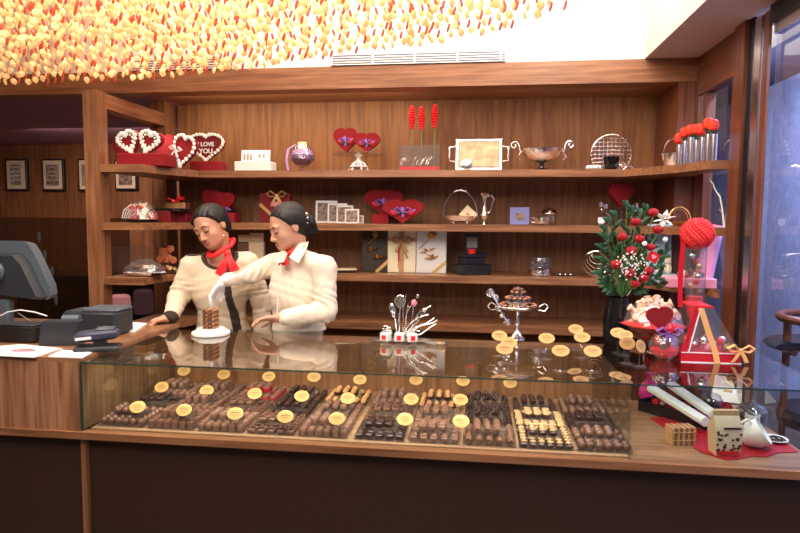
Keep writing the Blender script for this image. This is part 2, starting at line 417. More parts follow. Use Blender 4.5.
g = MB().box(-w_ * .3, w_ * .3, -.038, -.03, -h_ * .34, h_ * .32, 'photo_grey')
for k in range(4): g.box(-.075 + k * .017, .075 - k * .017, -.042, -.036, -.105 + k * .05, -.065 + k * .05, 'photo_dark').box(-.08 + k * .017, .08 - k * .017, -.043, -.036, -.066 + k * .05, -.06 + k * .05, 'cream')
part('print', g, t)
t, w_, h_ = picture(90, 175, 24, 34, 'framed print half hidden behind the wooden post')
part('print', MB().box(-w_ * .3, w_ * .3, -.038, -.03, -h_ * .34, h_ * .32, 'photo_grey'), t)
t, w_, h_ = picture(127, 175, 25, 32, 'framed print seen through the left shelves')
part('print', MB().box(-w_ * .3, w_ * .3, -.038, -.03, -h_ * .34, h_ * .32, 'photo_dark'), t)

# glass screen and dark counter in the far room
a = at(-30, 217, Y=4.9); b = at(86, 217, Y=4.9)
t = thing('glass_screen', 'low clear glass screen left of the post, in front of the picture wall', 'screen', (0, 4.9, 0))
q = at(39, 217, Y=4.9).x
part('pane', MB().box(a.x, q - .004, -.005, .005, .1, a.z, 'smoke_glass'), t); part('pane', MB().box(q + .004, b.x + .4, -.005, .005, .1, a.z, 'smoke_glass'), t)
g = MB()  # grey leaf-shaped blobs modelled in place of reflections on the screen
for (px, py) in ((39, 237), (45, 255), (52, 272), (56, 300)):
    c = at(px, py, Y=4.88); g.ball((c.x, -.02, c.z), .04, 'smoke_reflection', 8, 5, (.45, .2, 1.2))
part('clip', g, t)
t = thing('cabinet', 'dark glossy low cabinet behind the till, left of the post', 'cabinet', (at(60, 255, Y=5.6).x, 5.6, 0))
part('body', MB().box(-.35, 2.0, -.2, .25, 0, .98, 'black_gloss', bev=.02), t); part('top', MB().box(-.4, 2.05, -.24, .28, .98, 1.05, 'black_gloss', bev=.02), t)
t = thing('lantern', 'small glowing pink glass lantern low behind the left shelves', 'lamp', (bx(119, 5.2, 1.1), 5.2, at(122, 320, Y=5.2).z))
part('glass', MB().lathe([(.09, 0), (.10, .1), (.09, .22), (.07, .235)], 'lantern'), t); part('base', MB().cyl(0, 0, -t.location.z, 0, .05, 'black'), t)

# ---------------------------------------------------------------- counter
YG, YF, XG = 2.28, 3.08, -1.625
ZG, ZC = 1.02, .722
t = thing('counter_base', 'long dark leather-panelled counter base with walnut top rail', 'counter', (0, 0, 0))
part('front_panel', MB().box(-3.6, XG + .0, YG + .03, YG + .05, .0, ZC - .03, 'leather'), t)
part('front_panel', MB().box(XG + .008, XW - .03, YG + .03, YG + .05, .0, ZC - .03, 'leather'), t)
part('post', MB().box(XG - .016, XG + .008, YG + .01, YG + .06, 0, ZC - .03, 'wood_z'), t)
part('rail', MB().box(-3.6, XW - .03, YG - .012, YG + .03, ZC - .030, ZC, 'wood_x'), t)
part('top', MB().box(XG + .02, XW - .03, YG + .03, YF, ZC - .035, ZC, 'wood_top'), t)
part('body', MB().box(-3.6, XW - .03, YG + .05, YF, .0, ZC - .035, 'black'), t)
t = thing('till_counter', 'walnut till counter with panelled front at left of the glass case', 'counter', (0, 0, 0))
part('front_panel', MB().box(-3.6, XG - .006, YG, YG + .02, ZC, ZG - .006, 'wood_counter'), t)
part('side_panel', MB().box(XG - .026, XG - .006, YG + .02, YF + .05, ZC, ZG - .006, 'wood_counter'), t)
part('top', MB().box(-3.6, XG - .004, YG, YF + .07, ZG - .006, ZG + .012, 'wood_top'), t)
part('back_edge', MB().box(-2.6, -1.35, YF + .14, YF + .18, ZG - .06, ZG + .02, 'wood_x'), t) if 0 else None

t = thing('display_case', 'long glass display case on the counter, full of chocolates', 'display case', (0, 0, 0))
part('glass_top', MB().box(XG, XW - .02, YG, YF, ZG - .012, ZG, 'glass_top'), t)
part('glass_front', MB().box(XG, XW - .02, YG + .002, YG + .012, ZC, ZG - .012, 'glass_sheet'), t)
part('glass_edge', MB().box(XG, XW - .02, YG - .002, YG - .0002, ZG - .007, ZG - .0025, 'glass_edge').box(XG, XG + .0015, YG - .001, YG + .01, ZC, ZG - .012, 'glass_edge'), t, 'green polished edge')
part('glass_side', MB().box(XG, XG + .01, YG + .012, YF, ZC, ZG - .012, 'glass_sheet'), t)
XD = .585
part('divider', MB().box(XD, XD + .008, YG + .02, YF - .03, ZC, ZG - .013, 'glass_sheet'), t)
part('base_board', MB().box(XG + .02, XD, YG + .03, YF - .3, ZC, ZC + .006, 'wood_light'), t)
part('dark_backing', MB().box(XG + .01, XD, YF - .03, YF - .015, ZC, ZG - .013, 'wood_back'), t)  # dark panel added behind the trays so reflections show in the top glass
# ---------------------------------------------------------------- chandelier
ZCH = 2.50
edge = [(-4.6, 3.82)] + [(p.x, min(p.y, 3.82)) for p in (at(a, b, Z=ZCH) for a, b in ((190, 74), (250, 69), (300, 61), (350, 54), (400, 48), (450, 40), (500, 30), (540, 15), (575, 0), (600, -14)))]
XE = edge[-1][0]
def yedge(x):
    for (a, b), (c, d) in zip(edge, edge[1:]):
        if a <= x <= c: return b + (d - b) * (x - a) / (c - a)
    return 0
def strand_mb(g, x, y, rnd):
    zb = ZCH + .012 * sin(x * 2.1 + y) + rnd.uniform(-.012, .012)
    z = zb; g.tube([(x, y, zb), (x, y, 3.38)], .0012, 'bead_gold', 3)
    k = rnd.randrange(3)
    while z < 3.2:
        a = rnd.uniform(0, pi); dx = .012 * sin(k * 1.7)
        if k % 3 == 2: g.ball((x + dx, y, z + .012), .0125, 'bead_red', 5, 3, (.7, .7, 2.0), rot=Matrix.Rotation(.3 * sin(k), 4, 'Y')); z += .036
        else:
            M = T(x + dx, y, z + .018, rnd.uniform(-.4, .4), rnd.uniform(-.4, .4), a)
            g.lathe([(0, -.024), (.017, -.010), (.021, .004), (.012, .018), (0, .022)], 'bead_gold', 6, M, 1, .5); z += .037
        k += 1
rnd = random.Random(3); pts = []
yy = 1.95; row = 0
while yy < 3.8:
    xx = -4.2 + (row % 2) * .052
    while xx < XE:
        x = xx + rnd.uniform(-.012, .012); y = yy + rnd.uniform(-.02, .02)
        if y <= yedge(x) + .01:
            u = proj(x, y, ZCH)
            if -25 < u[0] < 825 and u[1] > -20: pts.append((y, x))
        xx += .105
    yy += .23; row += 1
# a fringe along the curved rim
s_ = -3.5
while s_ < XE:
    pts.append((yedge(s_) + .015, s_)); s_ += .055 if s_ < -1.9 else .05
pts.sort()
ch = thing('chandelier', 'huge ceiling chandelier of hanging gold and red glass drops', 'chandelier', (-1.6, 2.8, 3.38))
part('ceiling_plate', MB(T(1.6, -2.8, -3.38)).box(-4.5, XE, 1.9, 3.85, 3.37, 3.395, 'white_paint'), ch)
g = MB(T(1.6, -2.8, -3.38))
for i, (y, x) in enumerate(pts):
    if i < 99:
        q = MB(T(1.6, -2.8, -3.38)); strand_mb(q, x, y, rnd); part('glass_strand', q, ch)
    else: strand_mb(g, x, y, rnd)
o = part('glass_strands', g, ch); o['kind'] = 'stuff'

# ---------------------------------------------------------------- chocolates in the case
CHM = {}
def choc(kind):
    if kind in CHM: return CHM[kind]
    g = MB()
    if kind == 'truffle': g.ball((0, 0, .0145), .0155, 'choc_milk', 10, 6, (1, 1, .95))
    elif kind == 'round': g.lathe([(.014, 0), (.0155, .012), (.0145, .020), (.010, .025), (0, .027)], 'choc_mid', 12)
    elif kind == 'drum': g.lathe([(.0145, 0), (.0145, .022), (.012, .026), (.009, .0255), (0, .024)], 'choc_milk', 12)
    elif kind == 'square': g.box(-.0145, .0145, -.0145, .0145, 0, .018, 'choc_dark', bev=.003).box(-.009, .009, -.009, .009, .018, .020, 'choc_dark', bev=.001)
    elif kind == 'bar': g.box(-.0125, .0125, -.020, .020, 0, .017, 'choc_mid', bev=.003).box(-.007, .007, -.014, .014, .017, .0185, 'choc_mid')
    elif kind == 'darkbar': g.box(-.012, .012, -.022, .022, 0, .018, 'choc_dark', bev=.004)
    elif kind == 'log': g.add([], [], 'choc_mid'); g.tube([(0, -.03, .013), (.001, -.01, .015), (0, .01, .014), (0, .03, .013)], [.010, .0135, .0135, .010], 'choc_mid', 10)
    elif kind == 'nut': 
        g.box(-.0135, .0135, -.0135, .0135, 0, .016, 'choc_dark', bev=.004)
        for q in range(4): g.ball((.006 * cos(q * 1.6), .006 * sin(q * 1.6), .019), .006, 'nut', 6, 4, (1.1, .8, .7))
    elif kind == 'caramel': g.lathe([(.0125, 0), (.0148, .014), (.0148, .016)], 'choc_dark', 12).lathe([(.0150, .016), (.0140, .021), (0, .0225)], 'nut', 12)
    elif kind == 'gem': g.lathe([(.013, 0), (.0155, .007), (.0150, .012)], 'choc_dark', 10).ball((0, 0, .014), .0125, 'choc_caramel', 8, 5)
    elif kind == 'cluster':
        for q in range(6): g.ball((.009 * cos(q * 1.05), .009 * sin(q * 1.05), .010 + .005 * (q % 3)), .0088, 'choc_dark', 6, 4)
    elif kind == 'redcup': g.lathe([(.012, 0), (.0165, .014), (.016, .015)], 'red_gloss', 12).lathe([(.0148, .013), (.013, .022), (0, .025)], 'choc_mid', 10)
    elif kind == 'curl': g.box(-.014, .014, -.014, .014, 0, .015, 'choc_milk', bev=.003).tube([(-.010, -.008, .017), (-.003, .006, .020), (.004, -.006, .020), (.010, .008, .017)], .0035, 'choc_mid', 5)
    elif kind == 'flat': g.box(-.0135, .0135, -.0135, .0135, 0, .010, 'choc_dark', bev=.002).ball((0, 0, .010), .006, 'choc_dark', 8, 4, (1, 1, .5))
    CHM[kind] = g; return g
W_ = {'truffle': 'round cocoa-dusted truffle', 'round': 'domed milk chocolate', 'drum': 'drum-shaped milk chocolate', 'square': 'square dark chocolate', 'bar': 'small rectangular milk chocolate',
      'darkbar': 'small dark chocolate bar', 'log': 'long milk chocolate log', 'nut': 'dark chocolate topped with pale nuts', 'caramel': 'chocolate with a flat caramel top', 'gem': 'dark chocolate with a round caramel centre',
      'cluster': 'knobbly dark chocolate cluster', 'redcup': 'chocolate in a red paper cup', 'curl': 'milk chocolate with a piped curl', 'flat': 'flat dark chocolate disc'}
rows = {'front': ['truffle', 'drum', 'round', 'curl', 'round', 'square', 'bar', 'log', 'nut', 'truffle'],
        'middle': ['flat', 'drum', 'curl', 'darkbar', 'bar', 'curl', 'bar', 'cluster', 'caramel', 'square'],
        'back': ['round', 'drum', 'redcup', 'darkbar', 'gem', 'round', 'gem', 'cluster', 'darkbar', 'truffle']}
ordn = ['leftmost', 'second from left', 'third from left', 'fourth from left', 'fifth from left', 'sixth from left', 'third from right', 'second from right', 'rightmost', '']
ordn = ['first', 'second', 'third', 'fourth', 'fifth', 'sixth', 'seventh', 'eighth', 'ninth', 'tenth']
tint = {('front', 9): 'choc_milk'}
rest = MB(); tier = {'truffle': 1, 'square': 1, 'drum': 1, 'curl': 1, 'round': 1, 'bar': 1, 'flat': 0, 'darkbar': 1, 'log': 0, 'nut': 0, 'caramel': 1, 'gem': 0, 'cluster': 1, 'redcup': 1}
rc = random.Random(5); nind = 0
TX0 = bx(100, 2.34, ZC); TPX = (bx(634, 2.34, ZC) - TX0) / 10; TW, TD = TPX - .014, .192
tray_pr = None; TZ = ZC + .006
for ri, (rn, y0) in enumerate((('front', 2.335), ('middle', 2.545), ('back', 2.755))):
    for ci, kd in enumerate(rows[rn]):
        x0 = TX0 + ci * TPX + (.008 if ci > 4 else -.006)
        lab = f'clear acrylic tray holding {W_[kd]}s, {ordn[ci]} from left in the {rn} row'
        lab = f'clear tray of {W_[kd]}s, {rn} row, {ordn[ci]} from left'
        if tray_pr is None:
            tray_pr = t = thing('chocolate_tray', lab, 'tray', (x0, y0, TZ), 0, 'clear trays of chocolates')
            g = MB(); g.box(0, TW, 0, TD, 0, .004, 'acrylic').box(0, TW, -.002, .001, 0, .016, 'acrylic').box(0, TW, TD, TD + .003, 0, .016, 'acrylic').box(-.002, .0, 0, TD, 0, .016, 'acrylic').box(TW, TW + .002, 0, TD, 0, .016, 'acrylic')
            part('tray_body', g, t)
        else: t = dup(tray_pr, (x0, y0, TZ), 0, lab, 'clear trays of chocolates')
        if ri == 0 and ci in (1, 2, 3, 4, 5) or ri == 1 and ci in (1, 2, 3, 4, 5, 6, 7) or (ri == 0 and ci == 0):
            part('riser', MB().box(.035, TW - .035, .045, .135, .034, .037, 'acrylic').box(.035, TW - .035, .045, .047, .004, .034, 'acrylic'), t)
        long_ = kd in ('bar', 'darkbar'); nx = 5 if long_ or kd in ('log', 'redcup', 'curl', 'square', 'cluster') else 6; ny = 4 if long_ else (3 if kd == 'log' else 6)
        if kd == 'redcup': nx, ny = 5, 5
        px_ = TW / nx; py_ = TD / ny
        hasr = t.children and any(c.name.startswith('riser') for c in t.children)
        pos = [(px_ * (i + .5), py_ * (j + .5), .0045) for j in range(ny) for i in range(nx) if not (hasr and 1 <= i <= nx - 2 and (2 <= j <= (4 if ny == 6 else 2)))]
        if hasr:
            if long_: pos += [(.035 + .0393 * (i + .5), .045 + .045 * (j + .5), .0375) for j in range(2) for i in range(3)]
            else: pos += [(.035 + .0393 * (i + .5), .045 + .030 * (j + .5), .0375) for j in range(3) for i in range(3)]
        elif tier[kd] and kd != 'log' and ri == 2:
            pos += [(px_ * (i + .5), py_ * (j + .5), .025) for i in (1, 2, 3) for j in (2,)]
        drop = {(0, 9): (12, 13, 17)}.get((ri, ci), ())
        for k, (a, b, z) in enumerate(pos):
            if k in drop: continue
            jx, jy, rz = rc.uniform(-.0015, .0015), rc.uniform(-.0015, .0015), rc.uniform(-.12, .12) + (rc.uniform(0, 6) if kd in ('truffle', 'cluster') else 0)
            L_ = (x0 + a + jx, y0 + b + jy, TZ + z)
            if ri == 0 and nind < 300:
                key = 'obj_' + kd
                if key not in CHM: CHM[key] = choc(kd).mesh('chocolate')
                o = bpy.data.objects.new('chocolate', CHM[key]); COL.objects.link(o); o.location = L_; o.rotation_euler = (0, 0, rz); o.scale = (1.08, 1.08, 1.15)
                tag(o, f'{W_[kd]} in the front row tray, {ordn[ci]} from left', 'chocolate', f'{W_[kd]}s in the {ordn[ci]} front tray'); nind += 1
            else:
                c = choc(kd); M = T(*L_, 0, 0, rz) @ Matrix.Diagonal((1.08, 1.08, 1.15, 1)); b0 = len(rest.v)
                rest.v += [M @ p for p in c.v]; rest.f += [tuple(b0 + i for i in f) for f in c.f]; rest.m += [rest.mi(c.ms[k2]) for k2 in c.m]
single(rest, 'chocolates', 'rows of assorted chocolates filling the trays of the middle and back rows', 'chocolates')['kind'] = 'stuff'

# gold oval price signs
def sign(loc, h, label, group, rz=0, tilt=.5, base=True):
    t = thing('price_sign', label, 'sign', loc, rz, group)
    g = MB()
    if base: g.lathe([(.026, 0), (.027, .002), (.027, .005), (.025, .006), (0, .006)], 'acrylic', 18)
    g.box(-.004, .004, -.001, .001, .0, h, 'acrylic'); part('stand', g, t)
    M = T(0, -.004, h, -tilt)
    g = MB(M); g.lathe([(0, -.0012), (.033, -.0012), (.0345, 0), (.033, .0012), (0, .0012)], 'sign_gold', 28, T(0, 0, 0, pi / 2), 1, .78)
    part('disc', g, t)
    g = MB(M)
    for k, (w2, z) in enumerate(((.014, .010), (.020, .003), (.018, -.004), (.010, -.011))): g.box(-w2, w2, -.0018, -.0011, z, z + .0028 if k == 1 else z + .0016, 'ink')
    part('print', g, t)
    return t
rowl = ['back', 'middle', 'front']
ins = [[(184, 371), (224, 374.5), (269, 376.5), (314, 377), (360, 379.5), (416, 380), (463, 381), (510, 383)],
       [(162, 387), (207, 390.5), (255, 393.5), (302, 396), (348, 398), (411, 399), (460.5, 399.5)],
       [(138, 407), (184.5, 410), (235.5, 413.5), (285.5, 416.5), (337, 418.5), (405, 419), (461, 421)]]
pr = None
for r_, lst in enumerate(ins):
    for k, (px, py) in enumerate(lst):
        p = at(px, py, Z=TZ + .078)
        lab = f'gold oval price sign standing in the {rowl[r_]} row of chocolates, {ordn[k]} from left'
        if pr is None: pr = sign((p.x, p.y, TZ + .001), .078, lab, 'gold price signs in the case', .1, .6, False)
        else: dup(pr, (p.x, p.y, TZ + .001), .1 + rc.uniform(-.1, .1), lab, 'gold price signs in the case')
pr = None
tops = [(499, 335.5, 'leftmost and rearmost'), (508.5, 342.5, 'right of the leftmost'), (504, 348.5, 'lowest of the left cluster'), (546, 338, 'alone between the clusters'), (560, 350.5, 'nearest the front glass edge'),
        (575, 329, 'rearmost of the middle group'), (581.5, 337, 'just in front of the rearmost'), (592, 351, 'pale and shining near the front'), (617.5, 332.5, 'behind the heart, left one'), (624, 335, 'behind the heart, right one'), (626, 343, 'small, tilted, by the glass pot'), (639, 346, 'edge-on beside the glass pot')]
for k, (px, py, d) in enumerate(tops):
    p = at(px, py + 21, Z=ZG)
    q = at(px, py, Y=p.y); h = q.z - ZG
    sign((p.x, p.y, ZG), h, f'gold oval sign on clear stand on the glass top, {d}', 'gold signs on the glass top', rc.uniform(-.3, .3) + (.9 if k == 11 else 0), .75 if k < 10 else .3)

# ---------------------------------------------------------------- people: smooth distance-field figures
class Field:
    def __init__(s, lo, hi, h):
        s.lo = np.array(lo, float); s.h = h; s.n = np.ceil((np.array(hi) - s.lo) / h).astype(int) + 1
        s.F = np.full(tuple(s.n), 1.0, np.float32)
    def sub(s, lo, hi, pad):
        a = np.clip(((np.array(lo) - pad - s.lo) / s.h).astype(int), 0, s.n - 1); b = np.clip(((np.array(hi) + pad - s.lo) / s.h).astype(int) + 2, 1, s.n)
        sl = tuple(slice(i, j) for i, j in zip(a, b))
        g = np.meshgrid(*[s.lo[k] + s.h * np.arange(a[k], b[k]) for k in range(3)], indexing='ij')
        return sl, np.stack(g, -1).astype(np.float32)
    def comb(s, sl, d, k, op='u'):
        A = s.F[sl]
        if op == 'u':
            if k: 
                hh = np.clip(.5 + .5 * (A - d) / k, 0, 1); s.F[sl] = A * (1 - hh) + d * hh - k * hh * (1 - hh)
            else: s.F[sl] = np.minimum(A, d)
        else:
            d = -d; hh = np.clip(.5 - .5 * (A - d) / max(k, 1e-5), 0, 1); s.F[sl] = A * (1 - hh) + d * hh + k * hh * (1 - hh)
    def cone(s, a, b, r1, r2, k=.02):
        a = np.array(a, float); b = np.array(b, float)
        sl, P = s.sub(np.minimum(a, b), np.maximum(a, b), max(r1, r2) + k + 2 * s.h + .01)
        ab = b - a; t = np.clip(((P - a) @ ab) / max(ab @ ab, 1e-9), 0, 1)
        d = np.linalg.norm(P - (a + t[..., None] * ab), axis=-1) - (r1 + (r2 - r1) * t); s.comb(sl, d, k)
    def ell(s, c, r, M=None, k=.02, op='u'):
        c = np.array(c, float); r = np.array(r, float); m = r.max()
        sl, P = s.sub(c, c, m + k + .01); Q = P - c
        if M is not None: Q = Q @ M
        k0 = np.linalg.norm(Q / r, axis=-1); k1 = np.linalg.norm(Q / (r * r), axis=-1)
        d = k0 * (k0 - 1) / np.maximum(k1, 1e-6); s.comb(sl, d.astype(np.float32), k, op)
    def surf(s):
        F_ = s.F; n = s.n; ins = F_ < 0
        c = np.zeros(tuple(n - 1), int)
        for dx in (0, 1):
            for dy in (0, 1):
                for dz in (0, 1): c += ins[dx:n[0] - 1 + dx, dy:n[1] - 1 + dy, dz:n[2] - 1 + dz]
        act = (c > 0) & (c < 8); idx = -np.ones(act.shape, int); ijk = np.argwhere(act); idx[act] = np.arange(len(ijk))
        acc = np.zeros((len(ijk), 3)); cnt = np.zeros(len(ijk))
        cor = [(a, b, d) for a in (0, 1) for b in (0, 1) for d in (0, 1)]
        V_ = {q: F_[ijk[:, 0] + q[0], ijk[:, 1] + q[1], ijk[:, 2] + q[2]] for q in cor}
        for p in cor:
            for ax in range(3):
                if p[ax] == 0:
                    q = list(p); q[ax] = 1; q = tuple(q); a, b = V_[p], V_[q]; m = (a < 0) != (b < 0)
                    t = np.where(m, a / np.where(m, a - b, 1), 0); pt = np.array(p, float)[None] + np.zeros((len(a), 3)); pt[:, ax] += t
                    acc[m] += pt[m]; cnt[m] += 1
        P = s.lo + s.h * (ijk + acc / cnt[:, None]); faces = []
        for ax in range(3):
            u, v = (ax + 1) % 3, (ax + 2) % 3
            sh = [slice(1, n[k] - 1) for k in range(3)]; sh[ax] = slice(0, n[ax] - 1)
            s2 = list(sh); s2[ax] = slice(1, n[ax]); A = ins[tuple(sh)]; B = ins[tuple(s2)]
            e = np.argwhere(A != B)
            if not len(e): continue
            fl = A[tuple(e.T)]; off = np.array([1, 1, 1]); off[ax] = 0; e = e + off
            def id_(du, dv):
                q = e.copy(); q[:, u] -= du; q[:, v] -= dv; return idx[tuple(q.T)]
            Q = np.stack([id_(1, 1), id_(0, 1), id_(0, 0), id_(1, 0)], 1)
            Q[~fl] = Q[~fl][:, ::-1]; faces.append(Q)
        return P, np.concatenate(faces)
def nmesh(name, P, Q, mats, mi, parent):
    me = bpy.data.meshes.new(name); me.from_pydata(P.tolist(), [], Q.tolist())
    for m in mats: me.materials.append(MATS[m])
    me.polygons.foreach_set('material_index', mi.astype(int).tolist()); me.polygons.foreach_set('use_smooth', [True] * len(Q)); me.update()
    o = bpy.data.objects.new(name, me); COL.objects.link(o); o.parent = parent; return o
def frame(yaw, pitch, roll):
    """columns: right, forward, up.  yaw 0 faces the camera (-Y), + turns to image left"""
    f0 = Matrix.Rotation(pi, 3, 'Z')                 # local +Y forward -> world -Y
    M = Matrix.Rotation(-yaw, 3, 'Z') @ f0 @ Matrix.Rotation(-pitch, 3, 'X') @ Matrix.Rotation(roll, 3, 'Y')
    return np.array(M)
def head(Fd, c, M, S_=1.0):
    def w(p): return np.array(c) + M @ (np.array(p) * S_)
    E_ = lambda p, r, k=.012, op='u', m=None: Fd.ell(w(p), np.array(r) * S_, M if m is None else m, k, op)
    E_((0, -.012, .030), (.074, .092, .084), .01)
    E_((0, .022, -.030), (.058, .066, .078), .03)
    E_((0, .062, -.088), (.022, .020, .018), .025)
    for s in (-1, 1):
        E_((s * .036, .052, -.030), (.024, .026, .026), .02)
        E_((s * .030, .096, .002), (.017, .013, .010), .012, 's')
        E_((s * .031, .0735, .001), (.015, .0130, .0115), .004)
        E_((s * .030, .074, .022), (.024, .010, .010), .016)
        E_((s * .074, -.008, -.008), (.007, .018, .028), .004)
        E_((s * .011, .094, -.036), (.008, .009, .007), .005)
    E_((0, .048, -.070), (.040, .040, .030), .03)
    Fd.cone(w((0, .082, .004)), w((0, .103, -.032)), .006 * S_, .010 * S_, .008)
    E_((0, .086, -.0585), (.021, .010, .0055), .004); E_((0, .084, -.0685), (.018, .010, .006), .004)
    return w
def face_mats(P, c, M, S_, base):
    """material index per point: 0 skin, 1 lips, 2 brow/lash, 3 = eye"""
    L_ = ((P - np.array(c)) @ M) / S_; x, y, z = np.abs(L_[:, 0]), L_[:, 1], L_[:, 2]
    mi = base.copy(); fr = y > .05
    lw = .0235
    lip = fr & (x < lw) & (z < -.0535 - .05 * x) & (z > -.0760 + .35 * x * (x / lw)) & (y > .074)
    mi[lip] = 1
    br = fr & (x > .012) & (x < .046) & (np.abs(z - (.0235 + .004 - 8.0 * (x - .028) ** 2)) < .0032)
    lash = fr & (((x - .031) / .0160) ** 2 + ((z + .0065 + 6 * (x - .031) ** 2 * -1) / .0032) ** 2 < 1)
    return mi
def hand(Fd, wr, d, n, side, curl=.6, S_=1.0, thumb=1.0):
    """wr wrist point, d direction to knuckles, n palm normal (away from the back), side +1/-1 thumb side"""
    d = np.array(Vector(d).normalized()); n = np.array(n, float); n = n - d * (n @ d); n /= np.linalg.norm(n); s = np.cross(d, n) * side
    wr = np.array(wr, float); pc = wr + d * .045 * S_
    MM = np.stack([s, d, n], 1)
    Fd.cone(wr - d * .03, wr + d * .012, .026 * S_, .025 * S_, .01)
    Fd.ell(pc, np.array((.040, .050, .016)) * S_, MM, .012)
    for k, ln in enumerate((.070, .078, .073, .057)):
        o = (.030 - k * .0195) * S_; p = wr + d * (.082 - abs(k - 1) * .004) * S_ + s * o
        dd = d + s * (.12 - k * .08); dd /= np.linalg.norm(dd); a = curl * .35
        q = p - dd * .02 * S_
        for j, seg in enumerate((.45, .32, .23)):
            v = dd * cos(a) + n * sin(a); e = q + v * (ln * seg + (.02 if j == 0 else 0)) * S_
            r1 = (.0092 - j * .0010) * S_; Fd.cone(q, e, r1, r1 - .0010, .003); q = e; a += curl * (.75 + .1 * k)
    q = wr + d * .022 * S_ + s * .026 * S_
    for j, (v, ln, r) in enumerate(((d * .6 + s * .75 + n * .3, .040, .0125), (d * .85 + s * .3 + n * .4 * thumb, .032, .0105), (d * .9 + n * .5 * thumb, .026, .009))):
        v = v / np.linalg.norm(v); e = q + v * ln * S_; Fd.cone(q, e, r * S_, (r - .0015) * S_, .005); q = e

def P3(px, py, Y): return np.array(at(px, py, Y=Y))
def wr_noise(P, amp, seedv=0):
    x, y, z = P[..., 0], P[..., 1], P[..., 2]
    return amp * (np.sin(x * 34 + 9 * np.sin(z * 17 + seedv) + y * 21) * .5 + np.sin(z * 47 + 7 * np.sin(x * 23 + seedv) - y * 30) * .35 + np.sin((x + y - z) * 80 + seedv * 2) * .18)

